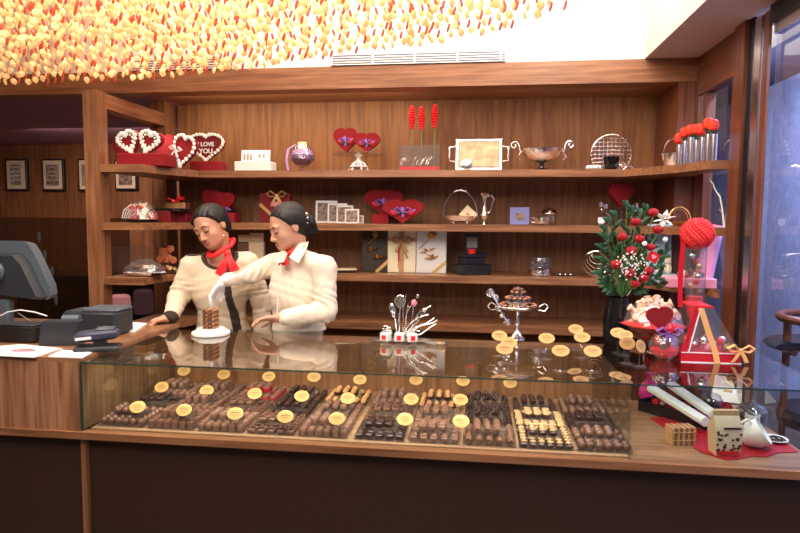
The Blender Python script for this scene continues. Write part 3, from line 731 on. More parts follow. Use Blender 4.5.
def build_person(cfg):
    t = thing('person', cfg['label'], 'person', tuple(cfg['foot']) + (0,))
    O = np.array(tuple(cfg['foot']) + (0,), float)
    c, M, S_ = cfg['head'], cfg['headM'], cfg['S']
    hx = np.array(c); sh = cfg['shoulder']; pel = cfg['pelvis']; neck = cfg['neck']
    sd = (sh[0] - sh[1]); sd /= np.linalg.norm(sd); up = np.array((0, 0, 1.)); 
    BM = np.stack([sd, np.cross(up, sd), up], 1)
    allp = np.array([*sh, *[p for a in cfg['arms'] for p in a], hx, pel])
    lo = allp.min(0) - .22; hi = allp.max(0) + .22; lo[2] = -.02; hi[2] = hx[2] + .17
    Fd = Field(lo, hi, .0045)
    w = head(Fd, c, M, S_)
    Fd.cone(w((0, -.025, -.06)), neck, .048, .050, .02)
    ch_ = (sh[0] + sh[1]) / 2 - up * .12
    Fd.ell(ch_, (.145, .095, .19), BM, .03); Fd.cone(neck, ch_ + up * .05, .052, .09, .03)
    Fd.cone(ch_ - up * .05, pel, .115, .125, .04)
    for i in (0, 1):
        s_, e_, w_ = sh[i], cfg['arms'][i][0], cfg['arms'][i][1]
        Fd.cone(s_ - sd * (.03 if i == 0 else -.03), s_, .045, .045, .03); Fd.cone(s_, e_, .044, .036, .02); Fd.cone(e_, w_, .037, .026, .015)
        h_ = cfg['hands'][i]; hand(Fd, w_ + np.array(Vector(h_['d']).normalized()) * .02, h_['d'], h_['n'], h_['side'], h_['curl'], h_.get('S', 1.0) , h_.get('thumb', 1))
        hip = pel + sd * (.075 if i == 0 else -.075) - up * .03
        kn = hip * [1, 1, 0] + up * .48 - BM[:, 1] * .0; an = kn * [1, 1, 0] + up * .09
        Fd.cone(hip, kn, .075, .050, .03); Fd.cone(kn, an, .050, .036, .02)
        ft = an - np.array(BM[:, 1]) * cfg['fs'] * .13 - up * .055; Fd.cone(an - up * .02, ft, .036, .030, .02)
    def skin_y(x, z):
        for y in np.arange(.125, .03, -.001):
            q = ((w((x, y, z)) - Fd.lo) / Fd.h); i = q.astype(int); fr_ = q - i; v = 0
            for a in (0, 1):
                for b in (0, 1):
                    for d in (0, 1): v += Fd.F[i[0] + a, i[1] + b, i[2] + d] * (fr_[0] if a else 1 - fr_[0]) * (fr_[1] if b else 1 - fr_[1]) * (fr_[2] if d else 1 - fr_[2])
            if v < 0: return y
        return .05
    P, Q = Fd.surf(); fc = P[Q].mean(1); base = np.zeros(len(Q), int)
    mi = face_mats(fc, c, M, S_, base)
    for i in (0, 1):
        if cfg['hands'][i].get('glove'):
            w_ = cfg['arms'][i][1]; m = np.linalg.norm(fc - (w_ + np.array(Vector(cfg['hands'][i]['d']).normalized()) * .09), axis=1) < .135; mi[m] = 3
    body = nmesh('body', P - O, Q, [cfg['skin'], 'lips', 'brow', 'glove'], mi, t)
    for s in (-1, 1):
        g = MB(); ls = []
        for k in range(7):
            u_ = k / 6; x = s * (.014 + .032 * u_); z = .0215 + .007 * sin(u_ * 2.4) - .004 * u_; ls.append(w((x, skin_y(x, z) + .0012, z)) - O)
        g.tube(ls, [.0022, .0034, .0036, .0034, .003, .0024, .0014], 'brow', 6); part('eyebrow', g, t)
        g = MB(); ls = []
        for k in range(7):
            u_ = k / 6; x = s * (.017 + .029 * u_); z = -.0035 - .0035 * sin(u_ * pi) + .002 * u_; ls.append(w((x, skin_y(x, z) + .0012, z)) - O)
        g.tube(ls, [.0014, .0026, .0034, .0036, .0034, .0028, .0016], 'brow', 6); part('eyelashes', g, t)
        g = MB()
        x, z = s * .0072, -.0425; g.ball(w((x, skin_y(x, z) - .0002, z)) - O, .0028, 'brow', 6, 4, (1.2, .6, .6)); 
    # jacket or shirt
    lo2 = lo.copy(); lo2[2] = cfg['hem'] - .04; hi2 = hi.copy(); hi2[2] = neck[2] + .08
    Fc = Field(lo2, hi2, .0055)
    Fc.ell(ch_ + up * .01, (.17, .118, .185), BM, .03); Fc.ell(ch_ - up * .03 - BM[:, 1] * cfg['fs'] * .045, (.13, .085, .10), BM, .05)
    Fc.cone(ch_ - up * .06, pel + up * .05, .128, .150, .05); Fc.ell(pel, (.185, .145, .14), BM, .06)
    for i in (0, 1):
        s_, e_, w_ = sh[i], cfg['arms'][i][0], cfg['arms'][i][1]
        Fc.cone(neck - up * .03, s_, .06, .062, .03); Fc.cone(s_, e_, .066, .058, .02); Fc.cone(e_, e_ + (w_ - e_) * .93, .058, .043, .02)
    g_ = np.stack(np.meshgrid(*[Fc.lo[k] + Fc.h * np.arange(Fc.n[k]) for k in range(3)], indexing='ij'), -1)
    Fc.F += wr_noise(g_, .0026, cfg['seed']).astype(np.float32)
    # sleeve folds near the elbows
    for i in (0, 1):
        e_ = cfg['arms'][i][0]; ax = cfg['arms'][i][1] - sh[i]; ax /= np.linalg.norm(ax)
        dd = g_ - e_; r_ = np.linalg.norm(dd, axis=-1); Fc.F += (.004 * np.exp(-(r_ / .11) ** 2) * np.sin((dd @ ax) * 150 + 3 * np.sin(dd[..., 2] * 40))).astype(np.float32)
    Fc.F = np.maximum(Fc.F, (cfg['hem'] - g_[..., 2]).astype(np.float32))
    nn = cfg['neckn']; nn = nn / np.linalg.norm(nn)   # neckline plane
    Fc.F = np.maximum(Fc.F, ((g_ - cfg['neckp']) @ nn).astype(np.float32))
    dn = np.linalg.norm((g_ - cfg['neckc']) , axis=-1) - cfg['neckr']
    Fc.F = np.maximum(Fc.F, -dn.astype(np.float32))
    del g_
    P, Q = Fc.surf(); fc = P[Q].mean(1)
    mi = np.zeros(len(Q), int); mi[(np.linalg.norm(fc - cfg['neckc'], axis=1) < cfg['neckr'] + cfg['collar']) | (((fc - cfg['neckp']) @ nn) > -cfg['collar'] * .5)] = 1
    Lc = (fc - pel) @ BM; fwd = -Lc[:, 1] * cfg['fs'] * -1
    if cfg['placket']:
        a, b = cfg['placket']; tt = np.clip((a[2] - fc[:, 2]) / (a[2] - b[2]), 0, 1); cx_ = a[0] + (b[0] - a[0]) * tt
        mi[(np.abs(fc[:, 0] - cx_) < .017) & (fc[:, 1] < pel[1]) & (fc[:, 2] < a[2])] = 1
    for i in (0, 1):
        w_ = cfg['arms'][i][1]; e_ = cfg['arms'][i][0]; ax = (w_ - e_) / np.linalg.norm(w_ - e_)
        q = (fc - e_) @ ax; dd = np.linalg.norm(fc - w_, axis=1)
        if cfg['cuff']: mi[(dd < .075) & (q > np.linalg.norm(w_ - e_) * .95)] = 1
    nmesh(cfg['topname'], P - O, Q, [cfg['cloth'], cfg['trim']], mi, t)
    # trousers
    Ft = Field(pel - [.3, .3, pel[2] + .0], pel + [.3, .3, .12], .010)
    Ft.ell(pel, (.165, .125, .12), BM, .05)
    for s in (1, -1):
        hip = pel + sd * .075 * s; Ft.cone(hip, hip * [1, 1, 0] + up * .07, .098, .068, .03)
    P, Q = Ft.surf(); nmesh('trousers', P - O, Q, ['trousers'], np.zeros(len(Q), int), t)
    # hair
    Fh = Field(hx - .19, hx + .19, .0045)
    Fh.ell(w((0, -.020, .036)), np.array((.083, .099, .089)) * S_, M, .01)
    Fh.ell(w((0, -.055, -.01)), np.array((.070, .060, .07)) * S_, M, .02)
    for s in (-1, 1): Fh.ell(w((s * .070, .018, .034)), np.array((.014, .040, .050)) * S_, M, .02)
    for (p, r) in cfg['bun']: Fh.ell(w(p), np.array(r) * S_, M, .010)
    g_ = np.stack(np.meshgrid(*[Fh.lo[k] + Fh.h * np.arange(Fh.n[k]) for k in range(3)], indexing='ij'), -1)
    L_ = ((g_ - np.array(c)) @ M) / S_
    Fh.F += (.0012 * np.sin(L_[..., 0] * 260 + 30 * L_[..., 2])).astype(np.float32)
    cut = (L_[..., 1] - .030) * .86 - (L_[..., 2] - .036) * .50 - .006 + .9 * np.abs(L_[..., 0]) ** 2 * 1.0   # hairline plane
    ear = (np.maximum(L_[..., 1] + .012, -L_[..., 2] - .002 + .0))  # keeps ears free
    Fh.F = np.maximum(Fh.F, cut.astype(np.float32))
    earm = .021 - np.sqrt((L_[..., 1] - .004) ** 2 + (L_[..., 2] + .018) ** 2 * .7)
    earm = np.where(np.abs(L_[..., 0]) > .045, earm, -1); Fh.F = np.maximum(Fh.F, earm.astype(np.float32))
    P, Q = Fh.surf(); nmesh('hair', P - O, Q, ['hair'], np.zeros(len(Q), int), t)
    return t, w, O, BM

# left woman ------------------------------------------------
Y1 = 3.30
hc = P3(211.5, 227.0, Y1 - .03)
HM = frame(.26, .36, .32)
sh = [P3(247, 263, Y1 + .10), P3(192, 266, Y1 + .0)]
BMx = None
c1 = dict(label='person in cream jacket with dark collar and red scarf, one bare hand on the counter', foot=(float(at(225, 330, Y=Y1).x), Y1 + .08), head=hc, headM=HM, S=1.06,
    shoulder=sh, pelvis=P3(224, 345, Y1 + .10), neck=P3(221, 256, Y1 + .03), skin='skin', fs=1, seed=1.0, hem=P3(224, 341, Y1)[2],
    arms=[(P3(262, 302, Y1 + .12), P3(262, 348, Y1 + .10)), (P3(179, 296, Y1 - .04), P3(171, 317, Y1 - .17))],
    hands=[dict(d=(0, -.1, -1), n=(-1, 0, 0), side=1, curl=.5), dict(d=(-.62, -.35, -.12), n=(0.15, .1, -1), side=-1, curl=1.25, S=.95)],
    neckp=P3(218, 254, Y1 - .02), neckn=np.array((0, -.25, 1.)), neckc=P3(219.5, 252, Y1 - .01), neckr=.088, collar=.020, placket=(P3(229, 262, Y1), P3(236.5, 330, Y1)), cuff=True,
    cloth='jacket', trim='jacket_trim', topname='jacket', bun=[((.0, -.105, -.015), (.030, .035, .034))])
c1['hands'][1]['d'] = (-.75, -.42, -.16)
t1, w1, O1, B1 = build_person(c1)
# right woman -----------------------------------------------
Y2 = 3.16
hc2 = P3(288, 227, Y2)
HM2 = frame(.88, .36, .10)
sh2 = [P3(324, 268, Y2 - .04), P3(272, 265, Y2 + .14)]
c2 = dict(label='person in cream shirt with black ponytail, reaching out with a white-gloved hand', foot=(float(at(302, 330, Y=Y2).x), Y2 + .12), head=hc2, headM=HM2, S=1.06,
    shoulder=sh2, pelvis=P3(299, 345, Y2 + .12), neck=P3(297, 253, Y2 + .04), skin='skin_pale', fs=1, seed=4.0, hem=P3(300, 333, Y2)[2],
    arms=[(P3(326, 311, Y2 - .08), P3(283, 318, Y2 - .17)), (P3(250, 273, Y2 + .02), P3(226, 279, Y2 - .10))],
    hands=[dict(d=(-.9, -.25, .0), n=(.1, -.3, -1), side=-1, curl=.55, S=.95), dict(d=(-.62, -.25, -.75), n=(.5, -.1, -.5), side=-1, curl=.55, glove=True, S=.98)],
    neckp=P3(297, 250, Y2), neckn=np.array((-.35, -.25, 1.)), neckc=P3(294, 247, Y2 + .02), neckr=.066, collar=.0, placket=None, cuff=False,
    cloth='shirt', trim='shirt', topname='shirt', bun=[((.012, -.118, -.020), (.034, .038, .048)), ((.02, -.130, -.060), (.024, .028, .034))])
t2, w2, O2, B2 = build_person(c2)

def wpart(name, g, par, O):
    g.v = [p - Vector(O) for p in g.v]; return part(name, g, par)
# scarves
def scarf(t, O, ring_c, rx, ry, tilt, knot, tails, rt=.0135):
    g = MB(); pts = []
    for k in range(24):
        a = 2 * pi * k / 24; pts.append((ring_c[0] + rx * cos(a), ring_c[1] + ry * sin(a), ring_c[2] + tilt[0] * cos(a) + tilt[1] * sin(a) + .004 * sin(5 * a)))
    g.tube(pts, rt, 'scarf', 8, closed=True)
    g.ball(knot, .021, 'scarf', 10, 7, (1, .8, 1.1))
    for tl in tails:
        n = len(tl); g.tube(tl, [.012 + .020 * (i / (n - 1)) ** .7 for i in range(n)], 'scarf', 10, flat=.42)
        g.tube([(p[0] + .008, p[1] - .008, p[2]) for p in tl], [.008 + .010 * (i / (n - 1)) for i in range(n)], 'scarf', 6, flat=.6)
    wpart('scarf', g, t, O)
k1 = P3(227.5, 254, 3.13)
n1 = P3(221, 248, 3.27)
scarf(t1, O1, n1, .070, .075, (.032, .034), k1,
      [[P3(227.5, 255, 3.135), P3(226, 262, 3.115), P3(222.5, 268, 3.11), P3(220, 275, 3.115)], [P3(228, 255, 3.13), P3(231, 261, 3.11), P3(233.5, 267, 3.11), P3(235, 271, 3.12)]])
n2 = P3(293, 250, 3.17)
scarf(t2, O2, n2, .060, .060, (.022, .01), P3(284, 257, 3.10), [[P3(285, 256, 3.09), P3(283.5, 260, 3.07), P3(284, 265, 3.07)]], .013)
# shirt collar of the right woman, two leaves
for side, pts_ in ((0, [(299, 243), (308.5, 241.5), (306, 250), (298.5, 263), (289, 257)]), (1, [(283, 250), (287, 254), (283.5, 262), (277, 263), (276, 256)])):
    g = MB(); ys = [3.13, 3.20, 3.10, 3.03, 3.05] if side == 0 else [3.12, 3.07, 3.03, 3.05, 3.10]
    A = [Vector(P3(x, y, yy_)) for (x, y), yy_ in zip(pts_, ys)]; d_ = Vector((.0, .008, .0))
    g.add([a for a in A] + [a + d_ for a in A], [tuple(range(5)), tuple(range(9, 4, -1))] + [(i, 5 + i, 5 + (i + 1) % 5, (i + 1) % 5) for i in range(5)], 'shirt')
    wpart('collar', g, t2, O2)
g = MB()
g.tube([P3(281, 264, 3.02), P3(278.5, 282, 2.985), P3(277.5, 300, 2.985), P3(277, 326, 2.98)], .003, 'shirt', 5)
wpart('placket', g, t2, O2)
g = MB()
for (x, y) in ((280, 272), (278, 286), (277.5, 300)): g.ball(P3(x, y, 2.975), .005, 'white', 8, 4, (1, .5, 1))
wpart('buttons', g, t2, O2)
g = MB(); g.ball(P3(306.5, 214, 3.07), .010, 'silver', 8, 5).ball(P3(307.5, 218, 3.07), .008, 'silver', 8, 5).ball(P3(307.5, 223, 3.08), .005, 'silver', 8, 5)
wpart('hair_clip', g, t2, O2)
for px, py, Y_ in ((223.5, 235.5, 3.19),):
    wpart('earring', MB().ball(P3(px, py, Y_), .005, 'silver', 8, 5), t1, O1)
# ================================================================ goods on the shelves
def kk(px, py, Y): 
    v = CR.transposed() @ (at(px, py, Y=Y) - Vector((0, 0, CZ))); return -v.z / F
def site(px0, px1, y0, y1, Y, Z):
    cx = (px0 + px1) / 2; k = kk(cx, y1, Y)
    return (bx(cx, Y, Z), Y, Z), (px1 - px0) * k, (y1 - y0) * k
YI = 4.10
def text_mb(txt, size, m, M):
    cu = bpy.data.curves.new('lettering', 'FONT'); cu.body = txt; cu.size = size; cu.extrude = .0015; cu.align_x = 'CENTER'; cu.align_y = 'CENTER'; cu.offset = size * .02; cu.space_line = .95
    o = bpy.data.objects.new('lettering', cu); COL.objects.link(o)
    bpy.context.view_layer.update(); me = o.to_mesh()
    g = MB(); g.add([v.co.copy() for v in me.vertices], [tuple(p.vertices) for p in me.polygons], m, M @ T(0, 0, 0, pi / 2))
    o.to_mesh_clear(); bpy.data.objects.remove(o); bpy.data.curves.remove(cu); return g
def heart_rim(g, w, h, r, m, y, M=None, n=26, step=1):
    o = heart(w, h, n)
    for k in range(0, n, step):
        x, z = o[k]; g.ball((x, y, z), r * (.9 + .25 * ((k * 7) % 3) / 2), m, 7, 5, (1, .8, 1), M)
def rosette(g, c, r, m, M=None):
    g.ball(c, r * .6, m, 8, 5, M=M)
    for k in range(5): g.ball((c[0] + r * .55 * cos(k * 1.26), c[1] + .002, c[2] + r * .55 * sin(k * 1.26)), r * .5, m, 7, 4, (1, .6, 1), M)
def bow(g, c, w, m, M=None, tails=True):
    for s in (-1, 1):
        g.tube([(c[0], c[1], c[2]), (c[0] + s * w * .3, c[1] - w * .12, c[2] + w * .24), (c[0] + s * w * .52, c[1] - w * .05, c[2] + w * .10), (c[0] + s * w * .34, c[1] - w * .05, c[2] - w * .06), (c[0], c[1], c[2])], [w * .05, w * .10, w * .11, w * .08, w * .04], m, 7, M, flat=.5)
        if tails: g.ribbon([(c[0], c[1] - .002, c[2]), (c[0] + s * w * .15, c[1] - .006, c[2] - w * .25), (c[0] + s * w * .28, c[1] - .002, c[2] - w * .5)], w * .16, m, M, wdir=(1, 0, .2))
    g.ball(c, w * .09, m, 7, 5, M=M)
def velvet_heart_box(name, label, loc, w, h, d=.06, rz=0, lean=0, deco='purple', rim='red_velvet', group=None):
    t = thing(name, label, 'heart box', loc, rz, group); M = T(0, 0, 0, lean)
    part('body', MB(M).prism(heart(w, h), 0, d * .62, 'red_dark'), t)
    part('lid', MB(M).prism([(x * 1.04, z * 1.04 - .001) for x, z in heart(w, h)], -d * .38, 0, rim), t)
    if deco:
        y = -d * .38 - .004; g = MB(M)
        g.ribbon([(-w * .30, y, h * .52), (-w * .1, y - .004, h * .62), (w * .12, y - .004, h * .48), (w * .32, y, h * .60)], h * .09, 'purple_ribbon')
        g.ribbon([(0, y, h * .30), (w * .02, y - .003, h * .5), (-w * .02, y - .003, h * .72)], w * .07, 'purple_ribbon', wdir=(1, 0, 0)); bow(g, (0, y - .006, h * .52), w * .42, 'purple_ribbon', tails=False)
        part('ribbon', g, t, 'purple satin ribbon')
        for s in (-1, 1):
            g = MB(M)
            rosette(g, (s * w * .20, y - .008, h * .48), w * .075, 'red_bright'); g.ball((s * w * .12, y - .004, h * .42), .008, 'green', 6, 4, (1.6, .5, .7)); part('rosebud', g, t, 'small red rosebud')
    return t

# --- top shelf, left bay
loc, w, h = site(120, 170, 155, 168, 3.62, Z1)
single(MB().box(-w / 2, w / 2, -.06, .10, 0, h, 'red_velvet', bev=.006), 'gift_box', 'flat red velvet box at the left end of the top shelf', 'box', loc)
BZ = h
loc2, w, h = site(119, 163, 133, 156, 3.62, Z1)
t = thing('flower_heart_box', 'red velvet box opened like wings, two white flower hearts, on flat red box', 'heart box', (loc2[0], loc2[1], Z1 + BZ))
for s in (-1, 1):
    M = T(s * w * .16, -.02, .0, 0, s * .34, 0)
    part('body', MB(M).prism(heart(w * .5, h), 0, .05, 'red_velvet'), t)
    g = MB(M); heart_rim(g, w * .44, h * .88, .013, 'white_flower', -.008, T(0, 0, h * .05), 24); heart_rim(g, w * .30, h * .60, .008, 'white_flower', -.008, T(0, 0, h * .2), 16); part('flower_rim', g, t, 'rim of small white flowers')
lo, w, h = site(156, 173, 131, 152, 3.78, Z1)
t = velvet_heart_box('heart_box', 'plain red velvet heart box standing behind the open flower heart box', (lo[0], 3.80, Z1 + .05), .16, .17, .05, 0, -.1, None)
part('stand', MB().box(-.05, .05, 0, .03, -.05, .02, 'red_dark'), t)
lo, w, h = site(116, 130, 140, 158, 3.74, Z1)
t = velvet_heart_box('heart_box', 'dark red velvet heart box peeking out at the left end of the top shelf', (lo[0], 3.76, Z1 + .04), .13, .15, .05, .2, 0, None)
part('stand', MB().box(-.04, .04, 0, .03, -.04, .02, 'red_dark'), t)
lo, w, h = site(167, 194, 138, 168, 3.76, Z1)
t = thing('flower_heart', 'tilted red heart with white flower rim and pink ribbon, left of the lettered heart', 'heart box', (lo[0], 3.76, Z1 + .005))
M = T(0, 0, 0.01, 0, .28, -.25)
part('body', MB(M).prism(heart(w * .9, h), 0, .04, 'red_velvet'), t); g = MB(M); heart_rim(g, w * .92, h, .013, 'white_flower', -.006, None, 28); part('flower_rim', g, t, 'rim of small white flowers')
g = MB(M); bow(g, (-w * .25, -.02, h * .5), w * .5, 'white'); g.ribbon([(-w * .6, -.02, h * .52), (-w * .3, -.024, h * .50), (-w * .1, -.022, h * .5)], .012, 'pink'); part('bow', g, t, 'white and pink bow')
lo, w, h = site(193, 223, 159, 169, 4.02, Z1)
single(MB().box(-w / 2, w / 2, -.06, .08, 0, h, 'red_velvet', bev=.005), 'gift_box', 'low red velvet box under the lettered heart', 'box', lo); hb = h
lo, w, h = site(188, 224, 134, 160, 3.98, Z1)
t = thing('lettered_heart', 'dark red heart with white lettering and white flower rim, standing on red box', 'heart box', (lo[0], 3.99, Z1 + hb))
part('body', MB().prism(heart(w, h), 0, .05, 'red_dark'), t); g = MB(); heart_rim(g, w, h, .0115, 'white_flower', -.006, None, 40); part('flower_rim', g, t, 'rim of small white flowers')
part('lettering', text_mb('I LOVE', .040, 'white', T(0, -.006, h * .64)), t); part('lettering', text_mb('YOU', .046, 'white', T(0.0, -.006, h * .38)), t)

# --- top shelf, middle
lo, w, h = site(237, 274, 160, 169.5, YI, Z1)
t = thing('card_box', 'white box with a printed white card propped on its lid', 'box', lo)
part('box_body', MB().box(-w / 2, w / 2, -.06, .07, 0, h * 1.1, 'white', bev=.004), t)
g = MB(T(.0, .0, h * 1.1, -.15)).box(-w * .40, w * .40, 0, .008, 0, .085, 'paper'); part('card', g, t)
g = MB(T(.0, -.001, h * 1.1, -.15))
for k in range(3): g.box(-w * .34 + k * .024, -w * .34 + .016 + k * .024, -.002, .0, .012, .055 + .006 * (k % 2), 'photo_grey')
g.box(.02, .038, -.002, 0, .03, .055, 'photo_grey').box(.05, .068, -.002, 0, .03, .055, 'photo_grey').box(.01, .08, -.002, 0, .012, .017, 'photo_grey'); part('print', g, t)
lo, w, h = site(290, 315, 139, 169.5, YI, Z1)
t = thing('goblet', 'balloon glass goblet filled with purple beads and a cream candle', 'goblet', lo); r = w / 2
part('glass', MB().lathe([(r * .55, 0), (r * .5, .006), (.008, .012), (.008, h * .14), (r * .55, h * .22), (r, h * .42), (r * .95, h * .62), (r * .65, h * .88), (r * .63, h * .88), (r * .92, h * .62), (r * .97, h * .42), (r * .5, h * .24), (0, h * .22)], 'clear_glass', 24), t)
part('bead_filling', MB().lathe([(0, h * .235), (r * .5, h * .25), (r * .94, h * .42), (r * .90, h * .56), (0, h * .56)], 'purple', 20), t)
part('pearl_layer', MB().lathe([(r * .88, h * .56), (r * .72, h * .72), (0, h * .74)], 'lilac', 20), t); part('candle', MB().cyl(0, 0, h * .72, h * .98, r * .36, 'cream'), t)
part('ribbon', MB().ribbon([(-r * .5, -.02, h * .9), (-r * 1.1, -.02, h * .75), (-r * 1.25, -.02, h * .4), (-r * 1.05, -.03, .01)], .016, 'lilac', wdir=(1, -.3, 0)), t)
# cake stand with heart boxes
lo, w, h = site(333, 384, 152, 169.5, YI - .06, Z1)
t = thing('cake_stand', 'glass-topped cake stand with white openwork foot carrying red heart boxes', 'cake stand', lo)
g = MB()
for k in range(6):
    a = k * pi / 3; g.tube([(.012 * cos(a), .012 * sin(a), h * .6), (.04 * cos(a), .04 * sin(a), h * .45), (.062 * cos(a), .062 * sin(a), h * .1), (.07 * cos(a), .07 * sin(a), .006)], .006, 'white', 6)
g.lathe([(.062, h * .22), (.068, h * .26), (.062, h * .30)], 'white', 24).lathe([(.012, h * .4), (.018, h * .6), (.010, h * .8), (.03, h * .92)], 'white', 14); part('foot', g, t)
part('plate', MB().lathe([(0, h * .92), (w / 2, h * .95), (w / 2, h * 1.02), (0, h * .98)], 'clear_glass', 32), t); zt = Z1 + h * 1.02
for (a, b, y0, Yh, lb) in ((334, 358, 128, YI - .05, 'larger velvet heart box with red rosebuds on the glass cake stand, at left'), (354, 380, 133, YI - .08, 'lower velvet heart box with purple bow on the glass cake stand, at right')):
    l2, w2, h2 = site(a, b, y0, 152, Yh, zt); velvet_heart_box('heart_box', lb, (l2[0], Yh, zt), w2, h2, .05)
lo, w, h = site(399, 440, 143, 169.5, YI, Z1)
t = thing('rectangular_vase', 'low rectangular glass vase holding red sand and three tall red flower spikes', 'vase', lo)
g = MB()
for a in ((-w / 2, w / 2, -.035, -.031), (-w / 2, w / 2, .031, .035), (-w / 2, -w / 2 + .004, -.031, .031), (w / 2 - .004, w / 2, -.031, .031)): g.box(*a, 0, h, 'clear_glass')
part('glass', g, t); part('red_sand', MB().box(-w / 2 + .005, w / 2 - .005, -.03, .03, 0.002, h * .2, 'red_bright'), t)
g = MB()
for k in range(7):
    a = k * 1.3; g.tube([(-w * .4 + k * .035 + .02 * cos(a + j), .01 * sin(j), h * .3 + .03 * sin(a + j * 1.3) + .02) for j in range(7)], .0018, 'silver', 5)
part('wire_curls', g, t)
for (px, yt, yb, dx) in ((411.5, 107.5, 128, -.01), (421, 108.5, 129, 0), (434, 106, 127, 0)):
    k = kk(px, 120, YI); x = bx(px, YI, Z1) - lo[0]; z0 = at(px, yb, Y=YI).z - Z1; z1 = at(px, yt, Y=YI).z - Z1
    g = MB(); g.tube([(x + dx * 1.5, 0, .02), (x + dx, 0, z0 * .5), (x, 0, z0)], .0025, 'stem_green', 6); st = part('stem', g, t)
    g = MB(); n = 9
    for j in range(n):
        zz = z0 + (z1 - z0) * j / (n - 1); rr = .019 * sin(pi * (j + 1.6) / (n + 2.2)) + .003
        g.lathe([(rr * .6, zz - .008), (rr * 1.1, zz + .004), (rr * .7, zz + .012)], 'red_bright', 9, T(x, 0, 0))
        for q in range(6): g.ball((x + rr * cos(q * 1.05 + j), rr * sin(q * 1.05 + j), zz + .004), .005, 'red_bright', 5, 3)
    part('flower_spike', g, st)
# tray with print
lo, w, h = site(455, 502, 134, 167, YI, Z1)
t = thing('serving_tray', 'rectangular silver tray with side handles and golden print, stood upright', 'tray', lo, 0); M = T(0, 0, .008, -.12)
part('rim', MB(M).box(-w / 2, w / 2, 0, .012, 0, h, 'silver', bev=.006), t); part('inner_edge', MB(M).box(-w * .44, w * .44, -.004, .0, h * .09, h * .91, 'photo_grey', bev=.002), t)
part('print', MB(M).box(-w * .41, w * .41, -.006, -.003, h * .13, h * .87, 'photo_gold'), t)
for s in (-1, 1): part('handle', MB(M).tube([(s * w * .48, 0, h * .28), (s * w * .62, 0, h * .30), (s * w * .62, 0, h * .72), (s * w * .48, 0, h * .74)], .006, 'silver', 8), t)
lo, w, h = site(461, 472, 157, 168.5, YI - .12, Z1)
single(MB(T(0, 0, h / 2 + .002)).lathe([(0, -.003), (w / 2, -.003), (w / 2, .003), (w * .4, .0045), (0, .004)], 'silver', 24, T(0, 0, 0, pi / 2)), 'medallion', 'small round silver medallion leaning against the upright tray', 'medallion', lo)
# footed bowl with scroll handles
lo, w, h = site(521, 562, 146, 169.5, YI, Z1)
t = thing('footed_bowl', 'wide boat-shaped silver bowl with scrolled handles on a black foot', 'bowl', lo)
part('foot', MB().lathe([(.052, 0), (.052, .014), (.040, .020), (.02, .026), (.012, .045), (.016, .06)], 'black_gloss', 20), t)
part('bowl', MB().lathe([(.014, .058), (.06, .068), (w * .40, h * .62), (w * .5, h * .98), (w * .48, h * .98), (w * .38, h * .66), (.04, .078), (0, .078)], 'silver', 28, None, 1, .6), t)
for s in (-1, 1):
    g = MB(); p_ = []
    for k in range(18):
        a = k * .42; rr = .030 * (1 - k / 22); p_.append((s * (w * .5 + .045 - rr * cos(a)), 0, h * 1.12 + rr * sin(a)))
    g.tube([(s * w * .46, 0, h * .9), (s * (w * .5 + .004), 0, h * .85)] + p_, .0055, 'silver', 7); g.tube([(s * w * .5, 0, h * .85), (s * (w * .5 + .02), 0, h * .62), (s * (w * .5 + .006), 0, h * .5)], .005, 'silver', 6); part('handle', g, t)
# wire round and dishes
lo, w, h = site(591, 630, 134, 171, YI + .04, Z1)
t = thing('wire_stand', 'round silver wire grid basket standing on edge on the top shelf', 'basket', lo, .0); r = w / 2
g = MB(); C0 = h - r
g.tube([(r * cos(a * pi / 18), 0, C0 + r * sin(a * pi / 18)) for a in range(-8, 45)][:53], .004, 'silver', 6)
for k in range(-4, 5):
    x = k * r * .2; zt_ = C0 + math.sqrt(max(r * r - x * x, 0)); zb_ = max(.012, C0 - math.sqrt(max(r * r - x * x, 0))); g.tube([(x, .0, zb_), (x, -.02 * (1 - abs(k) / 5), (zt_ + zb_) / 2), (x, .0, zt_)], .002, 'silver', 5)
    z = C0 + k * r * .2; xx = math.sqrt(max(r * r - (z - C0) ** 2, 0)); 
    if z > .01: g.tube([(-xx, 0, z), (0, -.02, z), (xx, 0, z)], .002, 'silver', 5)
part('wire_grid', g, t); g = MB()
for k in range(26):
    a = -1.2 + k * .22; g.ball((r * cos(a), -.002, C0 + r * sin(a)), .0055, 'silver', 6, 4)
part('beaded_rim', g, t)
lo, w, h = site(603, 619, 157, 170.5, YI - .08, Z1)
single(MB().lathe([(.03, 0), (w * .4, h * .25), (w * .5, h), (w * .47, h), (w * .35, h * .3), (0, h * .2)], 'black_gloss', 20), 'bowl', 'small dark glossy bowl in front of the wire grid basket', 'bowl', lo)
lo, w, h = site(586, 603, 163, 170.5, YI - .10, Z1)
g = MB()
for k in range(5): g.ball((-w * .35 + k * w * .17, .0, h * .35), h * .45, 'silver', 8, 5, (1.1, .7, .8 + .1 * (k % 2)))
single(g, 'silver_bonbons', 'heap of silver-wrapped bonbons left of the dark bowl', 'sweets', lo)
lo, w, h = site(618, 634, 163, 178, 3.98, Z1)
g = MB(); g.ribbon([(-w * .5, .02, .03), (-w * .2, -.02, .035), (w * .1, -.078, .02), (w * .45, -.082, -.03)], .02, 'silver', wdir=(0, .3, 1)); bow(g, (-w * .3, .01, .025), .07, 'silver', tails=False)
single(g, 'silver_ribbon', 'silver ribbon trailing over the edge of the top shelf', 'ribbon', lo)
